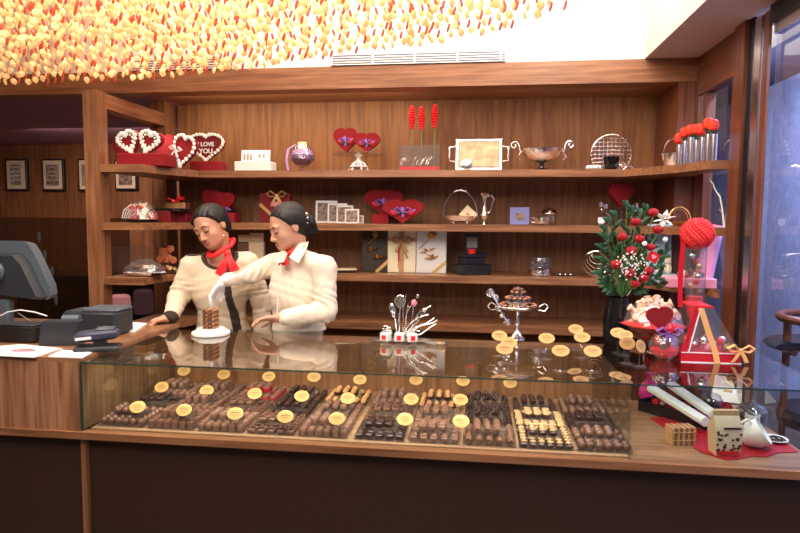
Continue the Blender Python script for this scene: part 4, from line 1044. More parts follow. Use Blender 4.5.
# basket + tulips at right
lo, w, h = site(662, 682, 153, 168, 3.88, Z1)
t = thing('silver_basket', 'small silver basket with a beaded hoop handle, beside the tulips', 'basket', lo)
part('bowl', MB().lathe([(w * .25, 0), (w * .36, .01), (w * .5, h * .8), (w * .53, h), (w * .48, h), (w * .3, .02), (0, .015)], 'silver', 20), t)
part('handle', MB().tube([(w * .46 * cos(a * pi / 12), 0, h * .8 + h * 1.15 * sin(a * pi / 12)) for a in range(13)], .0035, 'silver', 6), t)
zt = Z1
tul = thing('tulip_vase', 'row of silver tube vases holding red tulips at the right of the top shelf', 'vase', (0, 0, 0))
tul.location = (bx(694, 3.55, Z1), 3.55, Z1); o0 = tul.location.copy()
for k in range(7):
    Yk = 3.72 - k * .055; px = 678.5 + k * 5.7; x = bx(px, Yk, Z1) - o0.x; y = Yk - 3.55; hh = (.135, .15, .165, .14, .15, .16, .15)[k] * .92
    part('tube', MB().lathe([(.0175, 0), (.0180, .004), (.0185, hh), (.0170, hh), (.0165, hh - .02), (0, hh - .02)], 'steel', 14, T(x, y, 0)), tul)
    g = MB(); g.tube([(x, y, hh - .02), (x - .003, y, hh + .03)], .003, 'stem_green', 6)
    for s in (-1, 1): g.tube([(x, y, hh - .01), (x + s * .012, y - .008, hh + .02), (x + s * .022, y - .012, hh + .045)], [.006, .012, .002], 'green', 6, flat=.3)
    part('leaves', g, tul, 'green leaves')
    g = MB(); zz = hh + .045 + (.0, .012, .004, .022, .004, .018, .01)[k]
    g.lathe([(.006, -.022), (.017, -.012), (.020, .004), (.016, .018), (.010, .022), (0, .016)], 'tulip_red', 9, T(x - .003, y, zz - .012) @ Matrix.Scale(1.45, 4))
    for q in range(4): g.ball((x - .003 + .010 * cos(q * 1.57), y + .010 * sin(q * 1.57), zz - .006), .0175, 'tulip_red', 7, 5, (.8, .8, 1.7))
    part('tulip', g, tul, 'red tulip head')

# --- second shelf, left bay
Z = Z2
lo, w, h = site(125, 159, 202, 224, 3.56, Z)
t = thing('gift_platter', 'cellophane-wrapped platter with a brown teddy bear and white stripes, left bay', 'gift', lo)
part('plate', MB().lathe([(w * .3, 0), (w * .45, .006), (w * .5, .02), (w * .47, .02), (0, .012)], 'black_gloss', 24), t)
part('wrap', MB().lathe([(w * .50, .02), (w * .47, .05), (w * .30, h * .75), (w * .1, h * .98), (0, h)], 'cellophane', 11, None, 1, .8), t)
g = MB(); g.ball((.02, -.01, .04), .034, 'nut', 10, 7).ball((.022, -.02, .092), .026, 'nut', 10, 7)
for s in (-1, 1): g.ball((.022 + s * .02, -.02, .115), .010, 'nut', 7, 5).ball((.02 + s * .034, -.03, .05), .013, 'nut', 7, 5).ball((.022 + s * .009, -.044, .096), .003, 'black', 5, 4)
g.ball((.022, -.045, .086), .004, 'black', 5, 4); part('teddy_bear', g, t, 'brown teddy bear')
g = MB(); g.prism([(x + .055, z + .045) for x, z in heart(.045, .04)], -.06, -.05, 'white'); part('white_heart', g, t)
g = MB()
for k in range(6): g.tube([(-w * .48 + k * .012, -.05, .025), (-w * .40 + k * .018, -.055, .075), (-w * .22 + k * .02, -.03, .115)], .003, 'white', 5)
part('striped_straws', g, t); g = MB(); bow(g, (-.01, -.05, .085), .08, 'red_bright'); g.ball((-.03, -.03, .03), .028, 'red_gloss', 8, 5).ball((.07, -.0, .03), .025, 'red_gloss', 8, 5); part('bow', g, t)
for (a, b, Yk, lb) in ((157, 174, 3.76, 'left of two dark red boxes carrying a tray, second shelf'), (175, 190, 3.86, 'right of two dark red boxes carrying a tray, second shelf')):
    lo, w, h = site(a, b, 213, 224, Yk, Z); single(MB().box(-w / 2, w / 2, -.05, .06, 0, h, 'red_dark', bev=.005), 'gift_box', lb, 'box', lo); hh_ = h
lo, w, h = site(156, 191, 209, 212, 3.80, Z)
t = thing('tray', 'thin dark tray across two red boxes on the second shelf, left', 'tray', (lo[0], 3.80, Z + hh_ + .004)); part('plate', MB().box(-w / 2, w / 2, -.08, .09, 0, .006, 'black_gloss', bev=.002), t); part('lip', MB().box(-w / 2, w / 2, -.085, -.08, 0, .012, 'black_gloss'), t)
t = thing('ribbon_parcel', 'small tan parcel with a large ragged red bow, on the dark tray', 'gift', (lo[0] + .02, 3.80, Z + hh_ + .012)); part('parcel', MB().box(-.06, .08, -.04, .04, 0, .045, 'gold', bev=.006), t)
g = MB()
rr_ = random.Random(2)
for k in range(14):
    a = rr_.uniform(0, 2 * pi); l = rr_.uniform(.04, .085); g.tube([(0, -.02, .04), (l * .6 * cos(a), -.03 + .02 * sin(a), .05 + l * .25), (l * cos(a), -.02 + .02 * sin(a), .045 + l * .55 * rr_.random() + .01)], [.004, .014, .002], 'red_gloss', 6, flat=.3)
g.tube([(.03, -.02, .05), (.04, -.02, .10)], [.012, .003], 'red_gloss', 6, flat=.4); part('bow', g, t, 'ragged shiny red bow')
# --- second shelf, middle
lo, w, h = site(206, 238, 212, 221.5, YI - .04, Z)
single(MB().box(-w / 2, w / 2, -.06, .07, 0, h, 'red_velvet', bev=.006), 'gift_box', 'flat red velvet box behind the head of the person in the jacket', 'box', lo); hb = h
for (a, b, y0, Yk, lb) in ((203, 222, 193, YI + .03, 'dark red velvet heart box, behind the head of the person in the jacket'), (214, 236, 195, YI - .02, 'red velvet heart box with purple flower, right of the head of the jacketed person')):
    lo, w, h = site(a, b, y0, 212, Yk, Z); t = velvet_heart_box('heart_box', lb, (lo[0], Yk, Z + hb), w, h * 1.15, .04, deco=None)
    if a == 214:
        g = MB(); 
        for q in range(7): g.ball((.01 + .02 * cos(q * .9), -.035, .02 + .014 * sin(q * .9)), .012, 'purple', 6, 4, (1.3, .7, .8))
        g.ribbon([(0, -.03, .03), (.03, -.04, .035), (.06, -.035, .02)], .012, 'purple_ribbon'); part('purple_flower', g, t)
lo, w, h = site(261, 292, 192, 221.5, YI, Z)
t = thing('gift_box', 'dark red upright gift box with gold ribbon behind the ponytailed person', 'gift', lo); part('box_body', MB().box(-w / 2, w / 2, -.03, .03, 0, h, 'red_dark', bev=.003), t)
g = MB(); g.ribbon([(-w / 2, -.033, h * .62), (-w * .2, -.034, h * .35), (w * .1, -.033, h * .02)], .022, 'gold_ribbon', wdir=(.6, 0, .8)); part('ribbon', g, t); g = MB(); bow(g, (w * .08, -.04, h * .9), w * .62, 'gold_ribbon'); part('bow', g, t, 'gold bow')
part('card', MB().box(-w * .12, w * .15, -.036, -.031, h * .55, h * .7, 'pink'), t)
for k, (a, b, y0, y1, Yk) in enumerate(((315, 337, 198.5, 220.5, YI + .05), (327, 347, 201, 220.5, YI + .01), (336, 353, 203.5, 221, YI - .03), (344.5, 359, 207, 221, YI - .07), (357, 363.5, 214, 221.5, YI - .05))):
    lo, w, h = site(a, b, y0, y1 + .5, Yk, Z)
    t = thing('photo_frame', ('largest white photo frame, rearmost and leftmost of five', 'second largest white photo frame, second from left of five', 'middle-sized white photo frame, third from left of five', 'front white photo frame, fourth from left of five', 'tiny white photo frame at the right end of five')[k], 'photo frame', lo, 0, 'white photo frames on the second shelf')
    M = T(0, 0, 0, -.08); part('frame', MB(M).box(-w / 2, w / 2, 0, .012, 0, h, 'white', bev=.002), t); part('photo', MB(M).box(-w * .40, w * .40, -.002, .0, h * .10, h * .90, 'photo_dark'), t)
lo, w, h = site(373, 390, 212, 221.5, YI - .02, Z)
single(MB().box(-w / 2, w / 2, -.05, .02, 0, h, 'red_velvet', bev=.004), 'gift_box', 'small red velvet box under the left heart box with purple ribbon', 'box', lo); hb = h
lo, w, h = site(365, 403, 186.5, 213, YI + .05, Z)
t = velvet_heart_box('heart_box', 'rear velvet heart box with purple ribbon, tilted left, second shelf', (lo[0], YI + .06, Z + .045), w, h * .98, .05, 0, 0)
part('stand', MB().box(-.03, .03, .0, .025, -.045, .02, 'red_dark'), t)
lo, w, h = site(383, 423, 199.5, 222.5, YI - .09, Z)
velvet_heart_box('heart_box', 'front velvet heart box with purple ribbon, right of the pair, second shelf', (lo[0], YI - .09, Z), w, h, .05, 0, -.05)
# silver basket with card
lo, w, h = site(443, 477, 214, 222.5, YI - .04, Z)
t = thing('silver_basket', 'oval silver basket with a tall ornate hoop handle and cream card', 'basket', lo)
part('bowl', MB().lathe([(w * .12, .018), (w * .40, .024), (w * .5, h * .9), (w * .52, h), (w * .47, h), (w * .36, .034), (0, .03)], 'silver', 26, None, 1, .65), t)
for a in range(4): part('foot', MB().ball((w * .28 * cos(a * pi / 2 + .785), w * .2 * sin(a * pi / 2 + .785), .011), .011, 'silver', 7, 5), t)
hh = at(460, 190.5, Y=YI - .04).z - Z
g = MB(); g.tube([(w * .5 * cos(a * pi / 16), 0, h * .8 + (hh - h * .8) * sin(a * pi / 16)) for a in range(17)], .0042, 'silver', 7)
for k in range(-3, 4): g.ball((k * .012, 0, hh + .004 - abs(k) * .003), .007, 'silver', 6, 5)
part('handle', g, t); part('card', MB(T(.025, .0, .035, 0, .72)).box(-.045, .045, -.002, .002, 0, .085, 'cream').box(-.012, .012, -.003, -.0015, .03, .05, 'nut'), t)
lo, w, h = site(478, 490, 192, 222.5, YI - .02, Z)
t = thing('ewer', 'slender silver ewer with red rose petals in its mouth', 'jug', lo)
part('body', MB().lathe([(.026, 0), (.024, .005), (.008, .016), (.010, .026), (.030, .045), (.034, .062), (.018, .09), (.011, .12), (.013, h * .82), (.030, h), (.027, h), (.010, h * .8), (0, h * .78)], 'silver', 20), t)
part('handle', MB().tube([(.018, 0, h * .9), (.045, 0, h * .96), (.062, 0, h * .82), (.045, 0, h * .6), (.044, 0, h * .48), (.028, 0, h * .36)], .0045, 'silver', 7), t)
part('rose_petals', MB().ball((0, 0, h), .024, 'red_flower', 8, 5, (1, 1, .4)).ball((.012, -.01, h), .01, 'green', 6, 4), t)
lo, w, h = site(510, 529, 206, 223.5, YI - .06, Z)
t = thing('photo_frame', 'square lavender-blue frame with tiny dark picture, second shelf', 'photo frame', lo); part('frame', MB().box(-w / 2, w / 2, 0, .014, 0, h, 'blue_frame', bev=.003), t); part('photo', MB().box(-w * .22, w * .22, -.003, 0, h * .28, h * .66, 'photo_dark'), t)
lo, w, h = site(541, 557, 206, 223.5, YI + .0, Z)
t = thing('lidded_bowl', 'small glass bowl with domed silver lid, second shelf', 'bowl', lo); part('glass', MB().lathe([(.03, 0), (.048, .02), (w * .45, h * .6), (w * .43, h * .6), (.044, .02), (0, .006)], 'clear_glass', 20), t); part('lid', MB().lathe([(w * .5, h * .62), (w * .52, h * .68), (w * .4, h * .86), (.01, h * .95), (0, h * 1.0)], 'silver', 20), t)
lo, w, h = site(533, 551, 216, 223.5, YI - .12, Z)
t = thing('sauce_dish', 'low silver dish in front of the lidded bowl', 'dish', lo); part('dish', MB().lathe([(.02, 0), (w * .4, .008), (w * .5, h), (w * .46, h), (.03, .014), (0, .012)], 'silver', 20), t); part('handle', MB().tube([(-w * .45, 0, h * .8), (-w * .62, 0, h * 1.1), (-w * .6, 0, h * .4), (-w * .42, 0, h * .3)], .003, 'silver', 6), t)
# candelabrum with heart
lo, w, h = site(596, 606, 214, 224, YI - .06, Z)
t = thing('place_card_holder', 'tiny silver holder with a blank white card, second shelf', 'card holder', (lo[0], lo[1], Z)); part('card', MB().box(-.02, .02, -.002, .002, .018, .052, 'paper'), t); part('base', MB().ball((0, 0, .010), .016, 'silver', 8, 5, (1.6, 1, .6)), t)
lo, w, h = site(600, 641, 204, 225, YI, Z)
t = thing('candelabrum', 'silver candelabrum with small cups, carrying a red heart box', 'candle holder', (bx(621, YI, Z), YI, Z))
part('stem', MB().lathe([(.045, 0), (.04, .008), (.008, .02), (.008, .09), (.03, .108), (.06, .112), (.06, .118), (0, .118)], 'clear_glass', 18), t)
for (px, py) in ((601, 204), (606, 206), (637, 205)):
    q = at(px, py, Y=YI - .01); x = q.x - t.location.x; z = q.z - Z
    part('arm', MB().tube([(0, 0, .05), (x * .6, 0, .05), (x, 0, z - .03)], .004, 'silver', 6).lathe([(.006, z - .03), (.016, z - .018), (.017, z + .012), (.014, z + .012), (.012, z - .014), (0, z - .015)], 'silver', 12, T(x, 0, 0)), t)
l2, w2, h2 = site(605, 631, 187.5, 212, YI, Z + .118)
velvet_heart_box('heart_box', 'plain red velvet heart box standing on the silver candelabrum', (l2[0] + .01, YI, Z + .12), w2, h2 * .95, .05, .35, 0, None)
lo, w, h = site(668, 690, 203, 222, 3.75, Z)
t = thing('willow_basket', 'thin golden wire basket with looped handle, second shelf right', 'basket', lo); part('bowl', MB().lathe([(.03, 0), (w * .5, .03), (w * .48, .03), (.02, .004), (0, .004)], 'gold', 18), t); part('handle', MB().tube([(w * .5 * cos(a * pi / 12), 0, .03 + .085 * sin(a * pi / 12)) for a in range(13)], .003, 'gold', 6).tube([(w * .42 * cos(a * pi / 12), .01, .03 + .073 * sin(a * pi / 12)) for a in range(13)], .002, 'gold', 6), t)
t = thing('twig', 'pale bare twig standing behind the shelf end by the window', 'branch', (bx(724, 3.5, Z), 3.5, Z)); q = [at(a, b, Y=3.5) - t.location for a, b in ((725, 224), (722, 208), (719.5, 196), (715, 190), (713, 184), (709, 178))]
q[0] = Vector((0, 0, 0)); part('stem', MB().tube(q, [.005, .004, .004, .003, .003, .002], 'cream', 6), t); g = MB()
for a, b in ((720, 197), (716, 190), (712, 183), (722, 212)): c = at(a, b, Y=3.5) - t.location; g.tube([c, c + Vector((-.02, -.01, .015))], [.003, .001], 'cream', 5)
part('side_shoots', g, t)

# --- third shelf, left bay
Z = Z3
lo, w, h = site(122, 168, 270, 290, 3.55, Z)
t = thing('sweet_platter', 'dark oval platter of wrapped brown sweets under cellophane, left bay', 'platter', lo); part('plate', MB().lathe([(w * .35, 0), (w * .46, .008), (w * .5, .022), (w * .46, .018), (0, .012)], 'silver', 28, None, 1, .5), t)
part('wrap', MB().lathe([(w * .48, .02), (w * .44, .06), (w * .2, .10), (0, .11)], 'cellophane', 13, None, 1, .5), t)
rr_ = random.Random(9)
for k in range(16):
    a, q = rr_.uniform(0, 6.28), rr_.uniform(0, .8); part('sweet', MB(T(w * .42 * q * cos(a), w * .2 * q * sin(a), .032 + .03 * (1 - q), 0, .3 * rr_.random(), a)).box(-.022, .022, -.009, .009, -.008, .008, rr_.choice(['nut', 'choc_mid', 'cream', 'choc_dark']), bev=.004), t)
lo, w, h = site(112, 150, 248, 290, 3.78, Z)
t = thing('acrylic_box', 'tall clear acrylic box behind the platter of brown sweets', 'box', (lo[0], 3.78, Z)); part('front', MB().box(-w / 2, w / 2, -.06, -.056, 0, .17, 'acrylic'), t); part('back', MB().box(-w / 2, w / 2, .06, .064, 0, .17, 'acrylic'), t); part('lid', MB().box(-w / 2, w / 2, -.06, .064, .17, .175, 'acrylic'), t)
for s in (-1, 1): part('side', MB().box(s * w / 2 - .002, s * w / 2 + .002, -.056, .06, 0, .17, 'acrylic'), t)
lo, w, h = site(157, 180, 262, 286, 3.74, Z)
t = thing('sweet_platter', 'small silver plate of dark wrapped sweets by the orange dried flowers', 'platter', lo); part('plate', MB().lathe([(w * .3, 0), (w * .5, .016), (w * .46, .014), (0, .008)], 'silver', 24), t)
for k in range(9): part('sweet', MB(T(w * .3 * cos(k * 2.4) * (k / 9), w * .3 * sin(k * 2.4) * (k / 9), .026 + .02 * (1 - k / 9), 0, .4, k)).box(-.018, .018, -.009, .009, -.008, .008, ('choc_dark', 'red_dark', 'nut')[k % 3], bev=.004), t)
lo, w, h = site(158, 176, 247, 286, 3.86, Z)
t = thing('dried_flowers', 'bunch of orange-brown dried flowers with long twigs, left bay', 'dried flowers', lo); g = MB()
for k, (a, b) in enumerate(((159, 247), (150, 237), (164, 232), (172, 250))): c = at(a, b, Y=3.86) - Vector(lo); g.tube([(0, 0, 0), c * .5 + Vector((.01, 0, 0)), c], [.003, .002, .001], 'choc_mid', 5)
part('twigs', g, t); mat('rust', (.50, .14, .05), .6, var=.4, bscale=90)
for a, b, r in ((164, 252, .03), (171, 249, .026), (161, 259, .026), (168, 258, .032), (174, 260, .024)):
    c = at(a, b, Y=3.83) - Vector(lo); g = MB(); g.ball(c, r * .8, 'rust', 8, 6)
    for q in range(9): g.ball(c + Vector((r * .7 * cos(q * 2.4), -r * .4, r * .7 * sin(q * 2.4))) , r * .4, 'rust', 6, 4)
    part('flower_head', g, t)
# --- third shelf, middle
for a, b, y0, lb in ((240, 252, 254, 'dark brown foil bag with gold print, between the two persons'), (251, 265, 252, 'gold and brown foil bag beside the ponytailed person')):
    lo, w, h = site(a - 2, b, y0 - 14, 275, YI, Z); t = thing('foil_bag', lb, 'bag', lo); part('bag_body', MB().box(-w / 2, w / 2, -.03, .03, 0, h * .8, 'choc_milk' if a == 240 else 'gold_bag', bev=.012), t); part('top_seal', MB().box(-w * .45, w * .45, -.006, .006, h * .78, h, 'gold_bag', bev=.003), t)
lo, w, h = site(333, 356, 268, 275.5, YI - .04, Z)
t = thing('card', 'pale green flat box on the third shelf beside purple flower', 'box', lo, .3); part('box_body', MB().box(-w / 2, w / 2, -.06, .06, 0, .018, 'black', bev=.003), t); part('lid', MB().box(-w / 2, w / 2, -.06, .06, .018, .026, 'cream'), t)
lo, w, h = site(327, 343, 256, 274, YI - .03, Z + .028)
g = MB(); rr_ = random.Random(4)
for k in range(16):
    a = rr_.uniform(0, 6.28); b = rr_.uniform(.0, 1.2); l = rr_.uniform(.03, .07); g.tube([(-.02, 0, .012), (-.02 + l * .5 * cos(a), l * .4 * sin(a), .012 + l * .6 * b), (-.02 + l * cos(a), l * .6 * sin(a), .014 + l * b)], [.004, .012, .002], 'purple', 6, flat=.4)
single(g, 'purple_flower', 'purple ribbon flower lying on the pale green box', 'flower', (lo[0], lo[1], Z + .028))
def flat_gift(a, b, y0, y1, m, label, style):
    lo, w, h = site(a, b, y0, y1, YI + .0, Z3); t = thing('gift_box', label, 'gift', lo); M = T(0, 0, 0, -.06)
    part('box_body', MB(M).box(-w / 2, w / 2, 0, .05, 0, h, m, bev=.003), t); g = MB(M); rr = random.Random(a)
    if style == 'bow':
        g.ribbon([(0, -.002, 0), (0, -.003, h * .5), (0, -.002, h)], w * .18, 'nut', wdir=(1, 0, 0)); g.ribbon([(-w / 2, -.003, h * .76), (0, -.004, h * .76), (w / 2, -.003, h * .76)], w * .12, 'nut'); g.ribbon([(-w * .1, -.005, h * .1), (-w * .1, -.005, h * .6)], .004, 'red_bright', wdir=(1, 0, 0)); part('ribbon', g, t, 'gold ribbon edged in red')
        g = MB(M); bow(g, (0, -.014, h * .72), w * .72, 'nut'); g.tube([(0, -.02, h * .7), (w * .1, -.02, h * .5), (w * .22, -.02, h * .34)], [.004, .01, .012], 'nut', 6, flat=.4); g.tube([(0, -.02, h * .7), (-w * .1, -.02, h * .5), (-w * .08, -.02, h * .3)], [.004, .01, .012], 'red_bright', 6, flat=.4); part('bow', g, t)
    else:
        g.ribbon([(w * .05, -.003, 0), (w * .5, -.003, h * .26)], .022, 'gold_ribbon', wdir=(-.5, 0, .9)); part('ribbon', g, t)
        g = MB(M); c0 = ((0, h * .78), (-.02, h * .5), (.02, h * .32))
        for (cx_, cz_) in c0:
            for k in range(5):
                a_ = rr.uniform(-.3, 3.4); l = rr.uniform(.04, .075)
                g.tube([(cx_, -.006, cz_), (cx_ + l * .5 * cos(a_), -.018, cz_ + l * .5 * sin(a_)), (cx_ + l * cos(a_), -.008, cz_ + l * sin(a_) * .8)], [.003, .014, .002], 'gold', 6, flat=.35)
        g.tube([(-w * .4, -.005, h * .55), (-w * .1, -.008, h * .75), (w * .15, -.006, h * .98)], .003, 'gold', 5); part('gold_leaves', g, t, 'spray of golden leaves')
mat('choc_box', (.035, .02, .012), .5)
flat_gift(361.5, 388, 233, 276, 'choc_box', 'dark brown flat gift box with golden leaf spray, third shelf', 'leaf')
flat_gift(416, 446, 232.5, 276.5, 'white', 'white flat gift box with golden leaf spray, third shelf', 'leaf')
mat('cream_box', (.90, .80, .55), .5)
lo, w, h = site(387, 416, 234, 276, YI - .09, Z3)
flat_gift(387, 415.5, 233.5, 276.5, 'cream_box', 'cream gift box with gold and red ribbon, between two leaf-trimmed boxes', 'bow')
# black stepped boxes
lo, w, h = site(456, 487, 267, 277, YI - .03, Z3)
t = single(MB().box(-w / 2, w / 2, -.08, .08, 0, h, 'black', bev=.004), 'gift_box', 'black square box, bottom of a stack of three', 'box', lo, .5); z = Z3 + h
t = single(MB().box(-w * .36, w * .36, -.055, .055, 0, .048, 'black', bev=.003), 'gift_box', 'black square box, middle of a stack of three', 'box', (lo[0], lo[1], z), .5); z += .048
single(MB().box(-w * .40, w * .40, -.06, .06, 0, .026, 'black', bev=.003), 'gift_box', 'thin black box, top of a stack of three', 'box', (lo[0], lo[1], z), .5); z += .026
single(MB().cyl(0, 0, 0, .03, .028, 'red_bright', 18), 'candle', 'small red candle on the black box stack, before a picture frame', 'candle', (lo[0], lo[1] - .02, z))
t = thing('photo_frame', 'small black square frame standing behind the red candle', 'photo frame', (lo[0], lo[1] + .034, z)); part('frame', MB().box(-.048, .048, 0, .012, 0, .125, 'black', bev=.003), t); part('photo', MB().box(-.034, .034, -.002, .001, .035, .108, 'photo_grey'), t)
lo, w, h = site(528, 552, 259, 277.5, YI - .04, Z3)
t = thing('glass_bowl', 'clear glass bowl of silver-wrapped sweets on the third shelf', 'bowl', lo); part('glass', MB().lathe([(w * .35, 0), (w * .48, h * .3), (w * .5, h * .6), (w * .42, h), (w * .40, h), (w * .48, h * .6), (w * .45, h * .3), (0, .004)], 'clear_glass', 24), t); part('silver_band', MB().lathe([(w * .5, h * .04), (w * .505, h * .32), (w * .49, h * .32), (w * .34, h * .04)], 'silver', 24), t)
for k in range(10): part('sweet', MB().ball((w * .26 * cos(k * 2.4), w * .26 * sin(k * 2.4), h * (.3 + .045 * k)), .02, ('silver', 'steel', 'choc_dark')[k % 3], 7, 5, (1, .8, .7)), t)
lo, w, h = site(556, 572, 272, 278, YI - .05, Z3)
g = MB()
for k in range(6): g.ball((-w * .4 + k * w * .16, .01 * (k % 2), .010), .011, 'steel' if k % 2 else 'black', 7, 4, (1.3, .8, .7))
single(g, 'wrapped_sweets', 'few loose foil-wrapped sweets right of the glass bowl', 'sweets', lo)
lo, w, h = site(585, 612, 251, 279, YI - .15, Z3)
t = thing('wire_bowl', 'leaf-shaped silver wire bowl propped on edge behind the bouquet', 'bowl', lo); M = T(0, 0, h * .5, .5, .5, .2)
for k in range(5):
    s = 1 - k * .17; part('wire_ring', MB(M).tube([(w * .62 * s * cos(a * pi / 12), .03 * k, h * .50 * s * sin(a * pi / 12)) for a in range(24)], .0035, 'silver', 6, closed=True), t)
part('foot', MB().box(-.03, .03, .02, .05, 0, .02, 'silver', bev=.004), t)

# ================================================================ on the glass top
Z = ZG
q = at(211, 334.5, Z=Z); Yc = q.y
t = thing('cake_board', 'white two-tier round stand on the glass top before the persons', 'stand', (q.x, Yc, Z)); k = kk(211, 334, Yc)
part('lower_disc', MB().lathe([(17.5 * k, 0), (18.6 * k, .004), (18.6 * k, .014), (17.6 * k, .018), (0, .018)], 'white', 36), t); part('upper_disc', MB().lathe([(13.5 * k, .018), (14.2 * k, .022), (14.2 * k, .030), (13.6 * k, .033), (0, .033)], 'white', 36), t)
t = thing('chocolate_stick_tower', 'tower of stacked ribbed chocolate sticks on the white round stand', 'chocolates', (q.x, Yc, Z + .033))
n = 0; hw = 6.6 * k
for lay in range(9):
    for j in range(4):
        o_ = -hw + hw * 2 * (j + .5) / 4; z = .0055 + lay * .0112
        g = MB(); m_ = ('choc_mid', 'choc_caramel')[(lay + j) % 2] if j % 2 else 'choc_mid'
        if lay % 2: g.box(-hw, hw, o_ - .0042, o_ + .0042, z - .005, z + .005, m_, bev=.002)
        else: g.box(o_ - .0042, o_ + .0042, -hw, hw, z - .005, z + .005, m_, bev=.002)
        part('chocolate_stick', g, t)
# centrepiece
q = at(400, 343, Z=Z); k = kk(400, 343, q.y); L0 = Vector((q.x, q.y, Z)); Yc = q.y
t = thing('centrepiece', 'silver centrepiece of utensils, curled wire and small red-white sweets on glass dish', 'centrepiece', L0)
part('dish', MB().lathe([(20 * k, 0), (27 * k, .006), (27.5 * k, .010), (20 * k, .007), (0, .006)], 'clear_glass', 15, None, 1, .75), t)
for dx in (-12, 0, 11): 
    b = part('sweet_box', MB(T(dx * k, -.02, .010, 0, 0, dx * .03)).box(-.020, .020, -.016, .016, 0, .030, 'white', bev=.003), t); part('red_label', MB(T(dx * k, -.02, .010, 0, 0, dx * .03)).box(-.009, .009, -.0185, -.0155, .006, .022, 'red_bright'), b)
g = MB(); g.tube([(-.005, 0, .02), (-.004, 0, .10), (0, 0, .125)], .004, 'silver', 7); g.lathe([(0, -.003), (.022, -.003), (.024, 0), (.022, .003), (0, .003)], 'silver', 18, T(0, 0, .150, pi / 2))
for q_ in range(7): g.ball((.012 * cos(q_), -.005, .150 + .012 * sin(q_)), .003, 'black', 5, 3)
part('slotted_spoon', g, t)
part('spoon', MB().tube([(-.01, 0, .02), (-.022, 0, .09)], .004, 'silver', 7).ball((-.032, 0, .118), .018, 'silver', 10, 6, (.75, .4, 1.5), rot=Matrix.Rotation(-.25, 4, 'Y')), t)
rr_ = random.Random(6); g = MB()
for j in range(16):
    a = rr_.uniform(-.1, 1.5); l = rr_.uniform(.05, .11); p0 = Vector((.015 + .01 * j % .02, 0, .03)); pts_ = [p0]
    for s in range(6): a += rr_.uniform(-.5, .3); pts_.append(pts_[-1] + Vector((cos(a) * l / 5, rr_.uniform(-.005, .005), sin(a) * l / 5 + .006)))
    g.tube(pts_, .0022, 'silver', 5)
part('curled_wire', g, t); g = MB()
for j in range(6):
    a = rr_.uniform(1.8, 2.8); g.tube([(-.03, 0, .03), (-.03 + .03 * cos(a), 0, .03 + .03 * sin(a)), (-.03 + .05 * cos(a + .5), 0, .03 + .045 * sin(a + .3))], [.003, .006, .002], 'silver', 5, flat=.5)
part('silver_leaves', g, t)
t.scale = (1.15, 1.15, 1.35)
g = MB(); c = at(414, 303, Y=Yc) - L0; c = Vector((c.x / 1.15, c.y, c.z / 1.35)); g.tube([(.02, 0, .02), (.045, 0, .06), c], .002, 'silver', 5); rosette(g, c, .013, 'pink'); g.ball(c + Vector((.015, 0, .025)), .008, 'silver', 7, 5); part('pink_rose', g, t)
q = at(436, 345, Z=Z); single(MB().box(-.05, .05, -.035, .035, 0, .012, 'acrylic', bev=.002).box(-.05, .05, -.035, .035, .0125, .014, 'clear_glass'), 'acrylic_slab', 'flat clear acrylic slab right of the silver centrepiece', 'slab', (q.x, q.y, Z), -.25)
# tiered chocolate stand
q = at(517, 338, Z=Z); L0 = Vector((q.x, q.y, Z)); Yc = q.y; k = kk(516, 333, Yc)
t = thing('tiered_chocolate_stand', 'silver footed dish with handles and three tiers of round chocolates', 'cake stand', L0); hd = 25.5 * k
part('foot', MB().lathe([(7.2 * k, 0), (7 * k, .006), (4 * k, .02), (2 * k, .035), (1.6 * k, .05), (2.6 * k, .062), (1.4 * k, .08), (2 * k, hd * .92), (6 * k, hd)], 'silver', 22), t)
part('dish', MB().lathe([(5 * k, hd), (17 * k, hd + .006), (19.5 * k, hd + .018), (19 * k, hd + .020), (16 * k, hd + .010), (0, hd + .006)], 'silver', 30), t)
for s in (-1, 1): part('handle', MB().tube([(s * 18 * k, 0, hd + .014), (s * 24 * k, 0, hd + .030), (s * 27 * k, 0, hd + .016), (s * 24 * k, 0, hd - .004), (s * 15 * k, 0, hd + .004)], .003, 'silver', 7), t)
part('tier', MB().lathe([(9 * k, hd + .012), (9 * k, hd + .036), (12 * k, hd + .038), (12 * k, hd + .042), (0, hd + .042)], 'silver', 24), t)
part('tier', MB().lathe([(5 * k, hd + .042), (5 * k, hd + .062), (7.5 * k, hd + .064), (7.5 * k, hd + .068), (0, hd + .068)], 'silver', 24), t)
n_ = 0
for R_, zz, cnt in ((15.5 * k, hd + .018, 18), (10 * k, hd + .050, 13), (5.5 * k, hd + .076, 7), (0, hd + .094, 1)):
    for j in range(cnt):
        a = 2 * pi * j / cnt; g = MB(T(R_ * cos(a), R_ * sin(a), zz)); g.lathe([(.009, -.007), (.012, 0), (.010, .005)], 'choc_dark', 8).ball((0, 0, .004), .0105, 'rust' if j % 2 else 'choc_mid', 8, 5, (1, 1, .7)); part('chocolate', g, t)
part('top_disc', MB().lathe([(4 * k, hd + .088), (5 * k, hd + .092), (4.6 * k, hd + .098), (0, hd + .099)], 'choc_mid', 18), t)
g = MB(); pp = [at(a, b, Y=Yc - .04) - L0 for a, b in ((493, 298), (497, 303), (501, 311), (505, 318), (508, 324))]
for j, p_ in enumerate(pp):
    for q_ in range(3): g.ball(p_ + Vector((rr_.uniform(-.010, .010), 0, rr_.uniform(-.012, .012))), .011, 'silver', 6, 4, (1.2, .6, .8))
g.tube(pp, .008, 'silver', 7, flat=.6); g.lathe([(.012, -.002), (.020, 0), (.012, .002)], 'silver', 14, T(*pp[0], pi / 2)); part('silver_garland', g, t)

t.scale = (1.1, 1.1, 1.12)
